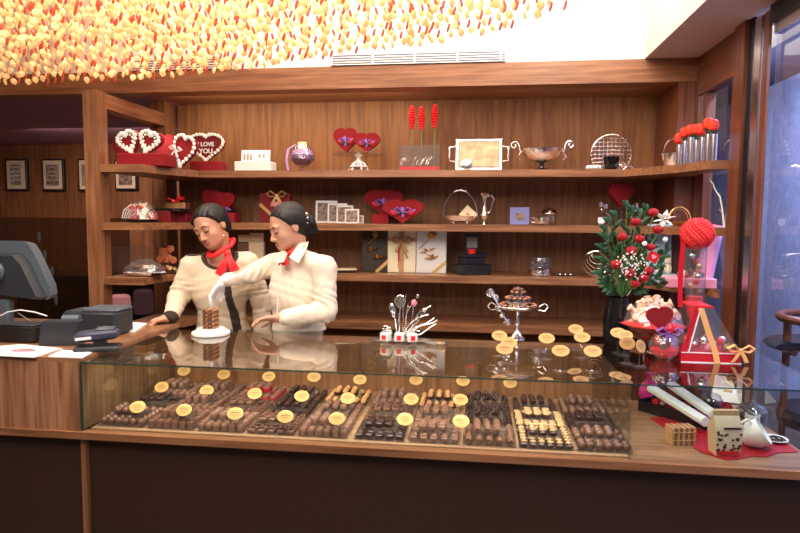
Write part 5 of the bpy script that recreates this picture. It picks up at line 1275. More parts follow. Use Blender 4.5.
# napkins and till gear on the wooden counter
ZT_ = ZG + .012
def sheet(name, label, pxs, z=ZT_, m='paper', th=.004, cat='paper'):
    P_ = [at(a, b, Z=z) for a, b in pxs]; c = sum(P_, Vector()) / len(P_); n = len(P_)
    g = MB(); g.add([p - c + Vector((0, 0, 0)) for p in P_] + [p - c + Vector((0, 0, th)) for p in P_], [tuple(range(n - 1, -1, -1)), tuple(range(n, 2 * n))] + [(i, (i + 1) % n, n + (i + 1) % n, n + i) for i in range(n)], m)
    t = thing(name, label, cat, c); part('sheet', g, t); return t, c
sheet('napkin', 'folded white paper lying by the bare hand on the wooden counter', [(120, 331), (134, 333), (147, 324.5), (133, 323.5)], th=.008)
t, c = sheet('leaflet', 'white leaflet with a red-brown drawing at the till counter front edge', [(-6, 356), (34, 358), (62, 349), (22, 345), (-6, 347)])
q = at(24, 350.5, Z=ZT_ + .004) - c; part('drawing', MB().lathe([(0, .004), (.045, .004), (.045, .0048), (0, .0048)], 'pink', 16, T(q.x, q.y, 0), 1, .8).tube([(q.x - .05, q.y - .01, .005), (q.x, q.y + .015, .005), (q.x + .05, q.y, .005)], .003, 'choc_mid', 5), t)
sheet('paper_sheet', 'blank white paper beside the leaflet, in front of the card terminal', [(48, 357), (82, 358.5), (92, 353), (62, 350.5)])
# monitor
YM = 2.78; L0 = Vector((at(15, 300, Y=YM).x, YM, ZT_)); t = thing('monitor', 'grey touch-screen till monitor seen from behind, cut by the left edge', 'monitor', L0)
def quad_prism(pxs, Y0, Y1, m, shrink=1.0):
    A = [at(a, b, Y=Y0) - L0 for a, b in pxs]; cc = sum(A, Vector()) / len(A); B = [cc + (v - cc) * shrink for v in A]; B = [Vector((v.x, v.y + Y1 - Y0, v.z)) for v in B]; n = len(A)
    return MB().add(A + B, [tuple(range(n)), tuple(range(2 * n - 1, n - 1, -1))] + [(i, n + i, n + (i + 1) % n, (i + 1) % n) for i in range(n)], m)
part('housing', quad_prism([(-20, 240), (21, 241), (27, 243), (33, 252), (49, 286), (50.5, 296), (47, 300), (38, 299), (-20, 290)], YM, YM + .06, 'plastic_grey', .96), t)
part('screen', quad_prism([(-18, 243), (22, 244), (46, 292), (-18, 288)], YM + .062, YM + .068, 'black_gloss', 1), t, 'dark screen on the far side')
part('back_cover', quad_prism([(-20, 256), (12, 256), (20, 264), (36, 297), (30, 299), (-20, 292)], YM - .06, YM, 'plastic_dark', 1.1), t)
part('hinge', MB(T(at(-6, 270, Y=YM - .07).x - L0.x, -.07, at(0, 272, Y=YM - .07).z - ZT_)).lathe([(.045, -.03), (.055, 0), (.045, .03)], 'plastic_grey', 20, T(0, 0, 0, pi / 2)), t)
part('neck', MB().box(-.06, -.0, -.05, .0, .01, .17, 'plastic_grey', bev=.01), t); part('base', MB().box(-.14, .10, -.11, .10, 0, .02, 'plastic_dark', bev=.008), t)
# printer box
def pbox(name, label, cat, p0, p1, ytop, ybase, m, dep, rz=0):
    q = at((p0 + p1) / 2, ybase, Z=ZT_); k = kk((p0 + p1) / 2, ybase, q.y); return (q.x, q.y, ZT_), (p1 - p0) * k, (ybase - ytop) * k
lo, w, h = pbox('', '', '', 60, 118, 309, 336, '', .2)
t = thing('receipt_printer', 'wide grey receipt printer behind the terminals on the till counter', 'printer', (lo[0], lo[1] + .06, ZT_)); part('housing', MB().box(-w / 2, w / 2, -.06, .10, 0, h * .9, 'plastic_dark', bev=.012), t); part('cover', MB(T(0, 0, h * .88, .0)).box(-w * .15, w / 2, -.055, .10, 0, .018, 'plastic_grey', bev=.008).tube([(-w * .12, -.04, .008), (w * .48, -.04, .008)], .014, 'plastic_grey', 10), t)
lo, w, h = pbox('', '', '', -10, 40, 309, 340, '', .2)
t = thing('cash_drawer', 'black box under the till monitor at the left edge', 'drawer box', (lo[0] - .03, lo[1] + .02, ZT_)) if 0 else None
lo, w, h = pbox('', '', '', 42, 84, 316, 345, '', .1)
t = thing('card_terminal', 'dark upright card terminal dock with a rounded top, left of the navy reader', 'card terminal', lo, .25)
part('dock', MB().prism([(-w * .5, 0), (w * .42, 0), (w * .36, h * .6), (w * .40, h * .82), (-w * .42, h * .84)], -.02, .05, 'plastic_dark'), t); part('paper_roll_cover', MB().tube([(-w * .02, .02, h * .86), (w * .36, .02, h * .86)], .022, 'plastic_grey', 12), t)
lo, w, h = pbox('', '', '', 78, 121, 322, 350, '', .1)
t = thing('card_reader', 'navy-grey card reader lying on its dark cradle, by the case corner', 'card terminal', lo, .35)
part('cradle', MB().box(-w * .5, w * .46, -.05, .05, 0, .022, 'plastic_dark', bev=.006), t); part('body', MB(T(0, 0, h * .38, 0, -.08)).box(-w * .48, w * .44, -.045, .045, -.0, h * .34, 'plastic_navy', bev=.012), t)
part('keypad', MB(T(0, 0, h * .38, 0, -.08)).box(.0, w * .36, -.034, .034, h * .34, h * .40, 'plastic_grey', bev=.003), t); part('label', MB(T(0, 0, h * .38, 0, -.08)).box(-w * .44, -w * .1, -.047, -.044, h * .1, h * .2, 'paper'), t); part('printer_slot', MB(T(0, 0, h * .70, 0, -.08)).box(-w * .05, w * .2, -.03, .03, 0, .014, 'plastic_grey', bev=.004), t); part('support', MB().box(-.02, .03, -.02, .02, .02, h * .42, 'plastic_dark'), t)
g = MB(); pp = [at(a, b, Y=2.62) for a, b in ((-4, 318), (8, 312), (20, 310), (34, 312), (47, 316))]; g.tube(pp, .0035, 'paper', 6)
t = single(g, 'cable', 'pale cable arching from the left edge to the card terminal', 'cable')
g = MB(); g.tube([at(a, b, Y=2.66) for a, b in ((18, 313), (26, 318), (35, 324), (42, 328))], .003, 'steel', 6); single(g, 'cable', 'thin dark grey cable drooping below the pale cable', 'cable')
lo, w, h = pbox('', '', '', 2, 46, 314, 341, '', .1)
t = thing('cash_box', 'black low box under the monitor with tangled cables behind the leaflet', 'box', (lo[0], lo[1] + .0, ZT_)); part('housing', MB().box(-w / 2 - .06, w / 2 - .01, -.05, .04, 0, h * .62, 'black', bev=.006), t); part('lid', MB().box(-w / 2 - .06, w / 2 - .01, -.05, .04, h * .63, h * .68, 'plastic_dark', bev=.004), t)

# ---------------------------------------------------------------- right: bouquet
Z = ZG
YB_ = 3.02; L0 = Vector((bx(616, YB_, Z), YB_, Z)); t = thing('bouquet', 'large bouquet of red roses with a white lily in a black vase', 'bouquet', L0)
hv = at(618, 297, Y=YB_).z - Z
part('vase', MB().lathe([(.045, 0), (.062, .02), (.066, hv * .5), (.05, hv * .85), (.048, hv), (.043, hv), (.043, hv * .9), (0, hv * .88)], 'black_gloss', 26), t)
org = Vector((.02, 0, hv))
def rose(g, c, r, m='red_flower'):
    g.lathe([(r * .35, -r * .9), (r * .85, -r * .35), (r * 1.0, r * .2), (r * .82, r * .75), (r * .7, r * .72), (r * .5, r * .4)], m, 11, T(*c, .25, .1))
    g.lathe([(r * .45, -r * .1), (r * .62, r * .5), (r * .45, r * .95), (r * .3, r * .8), (0, r * .7)], m, 9, T(*c, .25, .1))
    for k in range(5): g.ball((c[0] + r * .62 * cos(k * 1.26), c[1] + r * .62 * sin(k * 1.26), c[2] + .1 * r), r * .62, m, 7, 5, (1, 1, 1.15))
gl = MB(); rr_ = random.Random(12)
def leaf(g, p, tip, wd, m='green'):
    p, tip = Vector(p), Vector(tip); d = tip - p; s = d.cross(Vector((0, -1, .3))).normalized(); vs = []; N = 6; up_ = Vector((0, -.2, 1)).normalized()
    for j in range(N + 1):
        u = j / N; c = p + d * u + up_ * d.length * .12 * sin(u * pi); ww = wd * sin(pi * min(1, u * .9 + .1)) * (1 if j < N else 0)
        vs += [c + s * ww, c - Vector((0, -.003, 0)) , c - s * ww, c + Vector((0, -.004, 0))]
    fs = []
    for j in range(N):
        for q in range(4): fs.append((j * 4 + q, j * 4 + (q + 1) % 4, j * 4 + 4 + (q + 1) % 4, j * 4 + 4 + q))
    g.add(vs, fs + [(3, 2, 1, 0)], m)
tips = [(627, 204), (615, 213.7), (609, 220), (604.7, 228), (604, 235), (601, 246.6), (600, 259), (598, 273), (641, 212), (647, 208), (633, 209), (662, 261), (668, 250), (603, 283), (610, 290), (640, 290), (660, 275), (655, 240)]
for (a, b) in tips:
    tip = at(a, b, Y=YB_ + rr_.uniform(-.05, .08)) - L0; n_l = 5
    stem_ = [org, org.lerp(tip, .5) + Vector((0, 0, .015)), tip]; gl.tube(stem_, [.003, .002, .0015], 'stem_green', 5)
    for j in range(1, 6):
        u = .34 + j * .125; p = org.lerp(tip, u); d = (tip - org).normalized(); sd_ = d.cross(Vector((0, 1, 0))).normalized() * (1 if j % 2 else -1)
        leaf(gl, p, p + (d * .034 + sd_ * .030 + Vector((0, rr_.uniform(-.03, .01), 0))), .0105)
    leaf(gl, tip - (tip - org).normalized() * .03, tip + (tip - org).normalized() * .02, .012)
for k in range(40):
    a, b = rr_.uniform(606, 664), rr_.uniform(238, 298); 
    if (a - 636) ** 2 / 28 ** 2 + (b - 272) ** 2 / 34 ** 2 > 1: continue
    p = at(a, b, Y=YB_ + rr_.uniform(-.02, .08)) - L0; leaf(gl, p, p + Vector((rr_.uniform(-.05, .05), -.03, rr_.uniform(-.01, .05))), .014)
part('foliage', gl, t, 'green leaves and fern stems')
rosep = [(653.5, 212.8, 8), (636, 222, 8), (658, 229.7, 8), (622.5, 237.2, 8), (639.4, 239, 8), (631.3, 251, 8.5), (650.6, 247.5, 7), (616.3, 264.8, 9), (629.6, 273.8, 9), (648.8, 271, 8), (644, 278, 8), (636, 284, 7)]
for a, b, s in rosep:
    Yr = YB_ - .05 - (b - 210) * .0006; c = at(a, b, Y=Yr) - L0; g = MB(); rose(g, c, s * .5 * kk(a, b, Yr) * 1.12); r0 = part('rose', g, t, 'red rose'); part('stem', MB().tube([org, org.lerp(c, .5) + Vector((0, .01, .01)), c - Vector((0, 0, .02))], .003, 'stem_green', 5), r0)
c = at(663, 219, Y=YB_ - .04) - L0; g = MB()
for k in range(6):
    a = k * pi / 3 + .3; d = Vector((cos(a), -.35, sin(a) * .8)); g.tube([c, c + d * .028 + Vector((0, -.01, 0)), c + d * .055], [.006, .015, .002], 'white_flower', 7, flat=.3)
g.ball(c + Vector((0, -.02, 0)), .006, 'gold', 6, 4); part('lily', g, t, 'white lily')
for a, b in ((644.6, 243.7), (665.3, 239.6)): c = at(a, b, Y=YB_ - .1) - L0; g = MB(); g.ball(c, .012, 'white_flower', 8, 6).tube([c, org.lerp(c, .6)], .002, 'stem_green', 5); part('bud', g, t, 'round white bud')
g = MB()
for k in range(85):
    a = rr_.uniform(0, 6.28); q = rr_.random() ** .6; px, py = 631 + 17 * q * cos(a), 266 + 15 * q * sin(a); g.ball(at(px, py, Y=YB_ - .11 + rr_.uniform(-.02, .02)) - L0, .0042, 'white_flower', 5, 3)
o = part('gypsophila', g, t, 'tiny white filler flowers'); o['kind'] = 'stuff'
c = at(653.5, 257, Y=YB_ - .13) - L0; part('card', MB(T(c.x, c.y, c.z, 0, .5)).box(-.024, .024, -.002, .002, -.022, .022, 'red_gloss').prism([(x, z - .012) for x, z in heart(.024, .022)], -.004, -.002, 'pink'), t, 'red patterned card')
part('card_pick', MB().tube([c, org + Vector((.02, -.02, .01))], .0018, 'white', 5), t)
pane('red_glass', (.85, .16, .18), 1.5, .02, .08, .0)
# ---- sweets dish
Yd = 2.86; L0 = Vector((bx(652, Yd, Z), Yd, Z)); k = kk(652, 330, Yd)
t = thing('glass_dish', 'wide red glass dish piled with wrapped sweets in front of the bouquet', 'dish', L0)
part('dish', MB().lathe([(.055, 0), (.05, .01), (.03, .02), (.035, .05), (20 * k, .075), (33 * k, .13), (32 * k, .132), (19 * k, .084), (0, .07)], 'red_glass', 30), t)
part('shreds', MB(T(0, 0, .03)).lathe([(30 * k, .095), (20 * k, .11), (0, .12)], 'red_bright', 14), t)
part('wrap', MB(T(0, 0, .03)).lathe([(29 * k, .10), (26 * k, .15), (17 * k, .19), (6 * k, .205), (0, .2)], 'cellophane', 12), t)
part('label', MB(T(-.06, -.115, .165, -.2)).box(-.035, .035, -.001, .001, -.012, .012, 'white', bev=.0005), t)
mat('peach', (.86, .55, .36), .45, var=.2, bscale=90); sw = None
g = MB(); g.ball((0, 0, 0), .015, 'peach', 8, 5, (1.3, 1, .8))
twists = MB()
for s in (-1, 1):
    twists.lathe([(.004, .0), (.006, .006), (.018, .022), (.016, .023)], 'peach', 7, T(s * .014, 0, 0, 0, s * pi / 2)); 
for j in range(26):
    a = j * 2.4; q_ = math.sqrt(j / 26) * 21 * k; z = .118 + .075 * (1 - j / 26) + rr_.uniform(-.006, .006); L_ = (L0.x + q_ * cos(a), L0.y + q_ * sin(a), Z + z + .035)
    if sw is None:
        sw = thing('wrapped_sweet', 'peach-coloured twist-wrapped sweet in the red glass dish', 'sweet', L_, 0, 'peach wrapped sweets in the red dish'); g.v += twists.v; b0_ = len(g.v) - len(twists.v); g.f += [tuple(b0_ + i for i in f) for f in twists.f]; g.m += twists.m; part('sweet_body', g, sw)
    else: o = dup(sw, L_, 0); o.rotation_euler = (rr_.uniform(-.8, .8), rr_.uniform(-1.3, 1.3), rr_.uniform(0, 6))
# ---- heart pot
q = at(664, 359, Z=Z); L0 = Vector((q.x, q.y, Z)); k = kk(664, 350, q.y)
t = thing('glass_pot', 'round glass pot of sweets topped by a dark red felt heart', 'pot', L0); r = 15.5 * k
part('glass', MB().lathe([(r * .5, 0), (r * .92, r * .4), (r, r * .85), (r * .85, r * 1.35), (r * .55, r * 1.65), (r * .52, r * 1.65), (r * .82, r * 1.35), (r * .96, r * .85), (r * .88, r * .4), (0, .006)], 'clear_glass', 26), t)
part('red_filling', MB().lathe([(r * .4, .008), (r * .82, r * .4), (r * .86, r * .7), (0, r * .75)], 'red_bright', 16), t)
for j in range(9): part('sweet', MB().ball((r * .5 * cos(j * 2.1), r * .5 * sin(j * 2.1), r * (.85 + .05 * j)), r * .26, ('silver', 'red_gloss', 'choc_mid')[j % 3], 8, 5), t)
hz = at(658, 331, Y=q.y - .02).z - Z; M = T(-6 * k, -.03, hz, 0, -.12); part('felt_heart', MB(M).prism(heart(26 * k, 24 * k), -.008, .008, 'red_velvet'), t, 'dark red felt heart')
g = MB(); c = (4 * k, -.05, hz + 4 * k)
for j in range(9): g.ball((c[0] + .014 * cos(j * 2.4) * (j / 6), c[1], c[2] + .014 * sin(j * 2.4) * (j / 6)), .006, 'red_bright', 6, 4)
part('red_berries', g, t); g = MB(); bow(g, (1 * k, -.04, hz - .004), .10, 'purple_ribbon'); part('bow', g, t, 'purple bow')
# ---- clear gift box
q = at(706, 363, Z=Z); L0 = Vector((q.x, max(q.y, 2.36), Z)); k = kk(706, 360, L0.y); X_ = lambda a: bx(a, L0.y, Z) - L0.x; H_ = lambda b: at(700, b, Y=L0.y).z - Z
t = thing('gift_package', 'clear wedge-shaped gift package edged in red with a peach ribbon', 'gift', L0); D_ = .16
x0, x1, x2 = X_(681), X_(711), X_(741); ht = H_(308)
part('base', MB().box(x0, x2, -.0, D_, 0, .045, 'red_gloss', bev=.003), t)
g = MB()
for a, b in ((0, .004), (.041, .045)): g.box(x0 - .001, x2 + .001, -.002, .0, a, b, 'white')
part('white_trim', g, t)
g = MB(); g.add([(x0, 0, .045), (x1 - .01, 0, .045), (x2, 0, .045), (x1, 0, ht), (X_(692), 0, ht)] + [(x0, D_, .045), (x1 - .01, D_, .045), (x2, D_, .045), (x1, D_, ht), (X_(692), D_, ht)], [(0, 1, 2, 3, 4), (9, 8, 7, 6, 5), (2, 7, 8, 3), (3, 8, 9, 4)], 'cellophane'); part('clear_cover', g, t)
part('side_panel', MB().add([(x0, -.002, .045), (X_(686), -.002, .045), (X_(697), -.002, ht), (X_(692), -.002, ht), (x0, .0, .045), (X_(686), 0, .045), (X_(697), .0, ht), (X_(692), .0, ht)], [(0, 1, 2, 3), (7, 6, 5, 4), (0, 4, 5, 1), (1, 5, 6, 2), (2, 6, 7, 3), (3, 7, 4, 0)], 'red_gloss').tube([(X_(688), -.003, .045), (X_(698), -.003, ht)], .003, 'white', 5), t)
part('lid', MB().box(X_(692), x1, 0, D_, ht, ht + .008, 'red_gloss'), t)
part('ribbon', MB().ribbon([(X_(698), -.004, ht), (X_(706), -.006, ht * .6), (X_(714), -.006, .05), (X_(717), -.005, 0)], .024, 'orange_ribbon', wdir=(1, 0, 0)), t)
g = MB(); bow(g, (x2 - .01, -.01, .06), .10, 'orange_ribbon'); part('bow', g, t)
for j in range(14): part('sweet', MB().ball((x0 + .05 + (j % 7) * (x2 - x0 - .08) / 7, .03 + .04 * (j % 3), .062 + .028 * (j // 7)), .017, ('red_gloss', 'silver', 'choc_mid', 'pink')[j % 4], 8, 5), t)
# ---- red flower ball in a glass vase
Yb_ = 3.0; L0 = Vector((bx(692, Yb_, Z), Yb_, Z)); k = kk(692, 234, Yb_); t = thing('flower_ball', 'ball of red roses on a tall clear glass vase with red ribbon', 'flower ball', L0)
zb_ = at(692, 234, Y=Yb_).z - Z; r = 15.5 * k; g = MB(); g.ball((0, 0, zb_), r * .9, 'red_bright', 16, 12)
for j in range(320):
    z = 1 - 2 * (j + .5) / 320; a = j * 2.39996; s = math.sqrt(1 - z * z); g.ball((r * .93 * s * cos(a), r * .93 * s * sin(a), zb_ + r * .93 * z), r * (.10 + .03 * (j % 3)), 'red_bright', 5, 4)
part('flower_head', g, t); r2 = 9.5 * k; hv = zb_ - r * .75
part('glass', MB().lathe([(r2 * .9, 0), (r2 * .55, .02), (r2 * .5, hv * .25), (r2, hv * .4), (r2 * 1.05, hv), (r2, hv), (r2 * .94, hv * .42), (0, hv * .3)], 'clear_glass', 24), t)
part('red_sand', MB().lathe([(r2 * .4, hv * .27), (r2 * .85, hv * .40), (r2 * .85, hv * .50), (0, hv * .50)], 'red_bright', 16), t)
for j in range(8): part('sweet', MB().ball((r2 * .5 * cos(j * 2.3), r2 * .5 * sin(j * 2.3), hv * (.55 + .05 * j)), r2 * .32, ('choc_mid', 'gold', 'red_gloss', 'silver')[j % 4], 7, 5), t)
part('ribbon', MB().ribbon([(-r2 * 1.5, -.02, hv + .02), (-r2 * 1.7, -.03, hv * .7), (-r2 * 1.6, -.03, hv * .40)], .022, 'red_gloss', wdir=(1, 0, 0)).ribbon([(-r2 * 1.5, -.02, hv + .02), (0, -.04, hv + .03), (r2 * 1.2, -.02, hv + .02)], .02, 'red_gloss'), t)
# ---- pink and blue boxes on the third shelf, right
Z = Z3; Yp_ = 3.50; L0 = Vector((bx(690, Yp_, Z), Yp_, Z)); t = thing('pink_gift', 'pink presentation box with open lid and wrapped sweets, third shelf right', 'gift', L0); k = kk(690, 290, Yp_)
part('box_base', MB().box(-24 * k, 22 * k, -.05, .12, 0, .055, 'pink', bev=.005), t); part('open_lid', MB(T(14 * k, .04, .055, -.05, .18, 0)).box(-7 * k, 9 * k, 0, .012, 0, .30, 'pink').box(7 * k, 10 * k, -.001, .013, 0, .30, 'lilac'), t)
for j in range(7): part('sweet', MB().ball((-10 * k + j * 3.4 * k, .0, .07 + .01 * (j % 2)), .018, ('choc_mid', 'cream', 'red_gloss')[j % 3], 7, 5), t)
Yp_ = 3.78; L0 = Vector((bx(662, Yp_, Z), Yp_, Z)); k = kk(662, 280, Yp_); t = thing('blue_gift', 'pale blue presentation box with tiny figures behind the bouquet', 'gift', L0)
part('box_base', MB().box(-12 * k, 14 * k, -.06, .08, 0, .05, 'pale_blue', bev=.005), t); part('open_lid', MB(T(0, .07, .05, -.12)).box(-11 * k, 12 * k, 0, .012, 0, .30, 'pale_blue'), t)
for x, m_ in ((-.02, 'white'), (.03, 'cream')): part('figure', MB().ball((x, 0, .08), .024, m_, 8, 6, (1, 1, 1.3)).ball((x, 0, .125), .019, m_, 8, 6).ball((x - .012, 0, .145), .007, m_, 6, 4).ball((x + .012, 0, .145), .007, m_, 6, 4), t)

# ================================================================ right end of the counter (under the glass)
Z = ZC
def on(px, py, z=ZC): 
    q = at(px, py, Z=z); return Vector((min(q.x, XW - .08), max(q.y, 2.33), z))
P_ = [at(a, b, Z=Z + .002) for a, b in ((650, 418), (668, 430), (691, 440), (694, 448), (703, 453), (713, 456), (726, 460), (741, 459), (753, 456), (766, 457), (778, 453), (800, 452), (806, 446), (786, 437), (755, 432), (720, 425), (680, 416))]
P_ = [Vector((min(p.x, XW - .05), max(p.y, 2.30), Z + .0)) for p in P_]; c = Vector((.9, 2.45, Z)); n = len(P_); g = MB()
g.add([p - c for p in P_] + [p - c + Vector((0, 0, .0035)) for p in P_], [tuple(range(n - 1, -1, -1)), tuple(range(n, 2 * n))] + [(i, (i + 1) % n, n + (i + 1) % n, n + i) for i in range(n)], 'red_flower')
single(g, 'red_cloth', 'wavy-edged red cloth spread under the coffee things', 'cloth', c); ZK = Z + .0035
q = on(680, 443); t = thing('wafer_basket', 'little square basket of woven wafer sticks with string tie', 'basket', (q.x, q.y, Z), .2); k = kk(680, 440, q.y)
for j in range(9):
    part('wafer_stick', MB(T(-11 * k + j * 2.7 * k, 0, 0)).box(-1.2 * k, 1.2 * k, -.03, .03, 0.0, 18 * k, 'choc_mid' if j % 2 else 'choc_caramel', bev=.002), t)
part('band', MB().box(-12.4 * k, 12 * k, -.032, .032, 5 * k, 5.8 * k, 'nut').box(-12.4 * k, 12 * k, -.032, .032, 13 * k, 13.8 * k, 'nut'), t)
q = on(726, 455, ZK); k = kk(726, 450, q.y); t = thing('coffee_bag', 'upright gold foil coffee bag printed with coffee beans', 'bag', (q.x, q.y + .02, ZK), .1); w, h = 27 * k, 46 * k
part('bag_body', MB().add([(-w * .44, -.03, 0), (w * .44, -.03, 0), (w * .44, .03, 0), (-w * .44, .03, 0), (-w * .5, -.034, h * .55), (w * .5, -.034, h * .55), (w * .5, .034, h * .55), (-w * .5, .034, h * .55), (-w * .46, -.006, h * .86), (w * .46, -.006, h * .86), (w * .46, .006, h * .86), (-w * .46, .006, h * .86)], [(3, 2, 1, 0), (0, 1, 5, 4), (1, 2, 6, 5), (2, 3, 7, 6), (3, 0, 4, 7), (4, 5, 9, 8), (5, 6, 10, 9), (6, 7, 11, 10), (7, 4, 8, 11), (8, 9, 10, 11)], 'gold_bag'), t)
part('top_fold', MB().box(-w * .46, w * .46, -.007, .007, h * .84, h * .98, 'nut', bev=.003), t)
g = MB(); 
for j in range(34): u = rr_.random() ** 1.5; g.ball((rr_.uniform(-.42, .42) * w, -.033 - .003 * u, h * (.12 + .42 * u)), .0055, 'coffee_bean', 6, 4, (1, .5, .8))
part('bean_print', g, t); part('label', MB().box(-w * .40, w * .40, -.036, -.030, h * .03, h * .12, 'red_gloss').box(-w * .22, w * .40, -.038, -.034, h * .60, h * .64, 'choc_dark'), t)
q = on(757, 449, ZK); k = kk(757, 440, q.y); r = 14 * k
t = thing('coffee_cup', 'large white coffee cup tipped on its side on the red cloth', 'cup', (q.x, q.y + .02, ZK)); M = T(0, 0, r * .95, .55, .85, .3)
part('cup_body', MB(M).lathe([(r * .4, -r * .95), (r * .55, -r * .85), (r * .95, -r * .2), (r, r * .6), (r * .94, r * .6), (r * .88, -r * .15), (r * .4, -r * .75), (0, -r * .75)], 'white', 28), t); part('handle', MB(M).tube([(-r * .8, 0, r * .3), (-r * 1.4, 0, r * .2), (-r * 1.35, 0, -r * .4), (-r * .75, 0, -r * .4)], r * .11, 'white', 8), t)
q = on(772, 441, ZK); k = kk(772, 440, q.y)
t = thing('saucer', 'white saucer of coffee beans right of the tipped cup', 'saucer', (q.x + .01, q.y + .0, ZK)); r = 12 * k; part('saucer_body', MB().lathe([(r * .5, 0), (r, .012), (r * .97, .014), (r * .5, .005), (0, .005)], 'white', 28), t); g = MB()
for j in range(60): a = rr_.uniform(0, 6.28); u = rr_.random() ** .6; g.ball((r * .78 * u * cos(a), r * .78 * u * sin(a), .010 + .012 * (1 - u)), .005, 'coffee_bean', 6, 4, (1.3, .9, .7))
o = part('coffee_beans', g, t); o['kind'] = 'stuff'
q = at(771, 432, Z=ZK); k = kk(771, 430, q.y); r = 7 * k; t = thing('espresso_cup', 'small white cup printed with brown beans behind the saucer', 'cup', (min(q.x, XW - .1), q.y + .06, ZK)); part('cup_body', MB().lathe([(r * .7, 0), (r * .95, r * .3), (r, r * 1.9), (r * .9, r * 1.9), (r * .85, r * .4), (0, r * .2)], 'white', 22), t); g = MB()
for j in range(8): a = -1.6 + (j - 4) * .35; g.ball((r * cos(a), r * sin(a), r * (.6 + .8 * (j % 2))), r * .16, 'coffee_bean', 6, 4)
part('bean_print', g, t)
for (a, b, y0, y1, lb) in ((698, 721, 388, 412, 'clear lidded jar of dark biscuits, left of the two'), (745, 773, 400, 424, 'clear lidded jar of dark biscuits, right of the two, nearer the window')):
    q = on((a + b) / 2, y1); k = kk((a + b) / 2, y1, q.y); r = (b - a) / 2 * k; h = (y1 - y0) * k * .82; t = thing('glass_jar', lb, 'jar', (q.x, q.y, ZK if a > 720 else Z)); 
    part('glass', MB().lathe([(r * .85, 0), (r, .01), (r, h * .7), (r * .8, h * .82), (r * .76, h * .82), (r * .94, h * .68), (r * .94, .012), (0, .006)], 'clear_glass', 26), t); part('lid', MB().lathe([(r * .86, h * .83), (r * .86, h * .88), (r * .5, h * .98), (r * .14, h * 1.0), (r * .2, h * 1.08), (0, h * 1.12)], 'clear_glass', 22), t); part('lid_knob', MB().ball((0, 0, h * 1.13), r * .16, 'clear_glass', 10, 6), t)
    for j in range(12): part('biscuit', MB(T(r * .45 * cos(j * 2.4), r * .45 * sin(j * 2.4), .018 + h * .045 * j, .2, .1 * j, 0)).lathe([(0, -.006), (r * .38, -.005), (r * .40, 0), (r * .36, .006), (0, .008)], 'choc_dark' if j % 2 else 'choc_milk', 12), t)
q = on(725, 416); g = MB()
for j in range(14): a = 2 * pi * j / 14; rosette(g, (.055 * cos(a), .05 * sin(a), .016), .016, 'red_flower')
single(g, 'flower_wreath', 'small ring of dark red roses between the jars', 'wreath', (q.x + .0, q.y + .10, Z))
q = on(733, 408); t = thing('menu_card', 'leaning white card between the two biscuit jars', 'card', (q.x + .02, q.y + .10, Z), -.5); part('card', MB(T(0, 0, 0, -.9, 0, 0)).box(-.07, .07, 0, .003, 0, .16, 'paper'), t); part('print', MB(T(0, 0, 0, -.9, 0, 0)).box(-.02, .02, -.001, 0, .06, .075, 'nut'), t)
# black tray with long white boxes
q = on(672, 428); L0 = Vector((q.x + .03, q.y + .20, Z)); t = thing('display_tray', 'black tray lined with red paper, holding long white boxes', 'tray', L0, -.85)
part('tray_body', MB().box(-.10, .26, -.06, .12, 0, .012, 'black', bev=.003).box(-.10, .26, -.063, -.058, 0, .05, 'black_gloss').box(-.10, .26, .118, .122, 0, .05, 'black_gloss').box(.257, .262, -.058, .118, 0, .05, 'black_gloss').box(-.102, -.098, -.058, .118, 0, .05, 'black_gloss'), t)
g = MB(); rr_ = random.Random(21)
for j in range(46): x, y = rr_.uniform(-.08, .24), rr_.uniform(-.045, .10); g.tube([(x, y, .02), (x + rr_.uniform(-.03, .03), y + rr_.uniform(-.02, .02), .04 + rr_.random() * .02), (x + rr_.uniform(-.05, .05), y + rr_.uniform(-.03, .03), .03)], [.004, .010, .002], 'red_gloss', 5, flat=.4)
o = part('red_paper', g, t); o['kind'] = 'stuff'
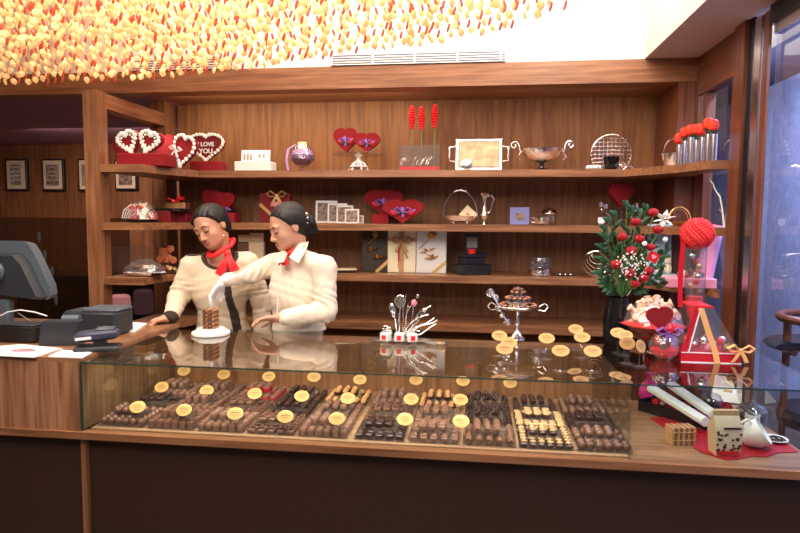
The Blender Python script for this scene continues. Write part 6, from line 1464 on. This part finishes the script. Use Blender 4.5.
for ea, eb, z, lb in (((650, 392), (706, 418), .075, 'nearer of two long white boxes across the black tray'), ((670, 388), (714, 411), .095, 'farther of two long white boxes across the black tray')):
    a_, b_ = at(*ea, Z=Z + z), at(*eb, Z=Z + z); hl = (b_ - a_).length / 2; tt = thing('long_box', lb, 'box', (a_ + b_) / 2, math.atan2(b_.y - a_.y, b_.x - a_.x)); part('box_body', MB(T(0, 0, 0, 0, .10, 0)).box(-hl, hl * .9, -.022, .022, -.012, .016, 'white', bev=.006), tt); part('end_cap', MB(T(0, 0, 0, 0, .10, 0)).tube([(hl * .88, 0, .002), (hl, 0, .002)], .021, 'white', 14), tt)
q = on(655, 405); t = thing('pink_bag', 'crumpled magenta foil bag at the end of the black tray', 'bag', (q.x + .0, q.y + .10, Z)); g = MB(); g.lathe([(.04, 0), (.05, .02), (.045, .06), (.02, .10), (.014, .110), (.026, .135), (.022, .135), (0, .11)], 'magenta', 9, None, 1.1, .6); part('bag_body', g, t); part('tie', MB().lathe([(.017, .105), (.019, .110), (.017, .115)], 'red_gloss', 12), t)
q = on(637, 388); g = MB()
for j in range(10): g.ball((.04 * cos(j * 2.4) * (j / 10), .03 * sin(j * 2.4) * (j / 10), .02 + .01 * (j % 3)), .022, 'silver', 6, 4, (1.1, .8, .7))
single(g, 'foil_parcel', 'crumpled silver foil parcel left of the magenta bag', 'parcel', (q.x + .04, min(q.y + .05, 2.95), Z))

# chair beyond the window
q = at(797, 330, Y=3.95); L0 = Vector((2.16, 3.95, 0)); t = thing('armchair', 'dark wooden tub chair outside the window at the right edge', 'chair', L0, .6)
top = at(790, 318, Y=3.95).z; g = MB()
g.tube([(.28 * cos(a), .26 * sin(a), top - .10 * max(0, -sin(a)) ) for a in [(-.5 + j * .16) for j in range(27)]], .026, 'wood_red', 10); part('back_rail', g, t)
g = MB(); g.tube([(.26 * cos(a), .24 * sin(a), top - .2) for a in [(.1 + j * .2) for j in range(15)]], [.02] * 15, 'black', 8, flat=1).lathe([(.25, .36), (.26, .42), (.24, .46), (0, .47)], 'black', 24); part('seat', g, t)
part('back_pad', MB().tube([(.255 * cos(a), .235 * sin(a), top - .17) for a in [(.2 + j * .2) for j in range(14)]], .11, 'black', 10, flat=.25), t)
for a in (.6, 2.5, 3.9, 5.5): part('leg', MB().tube([(.25 * cos(a), .23 * sin(a), 0), (.25 * cos(a), .23 * sin(a), top - .03 - .10 * max(0, -sin(a)))], [.016, .024], 'wood_red', 8), t)
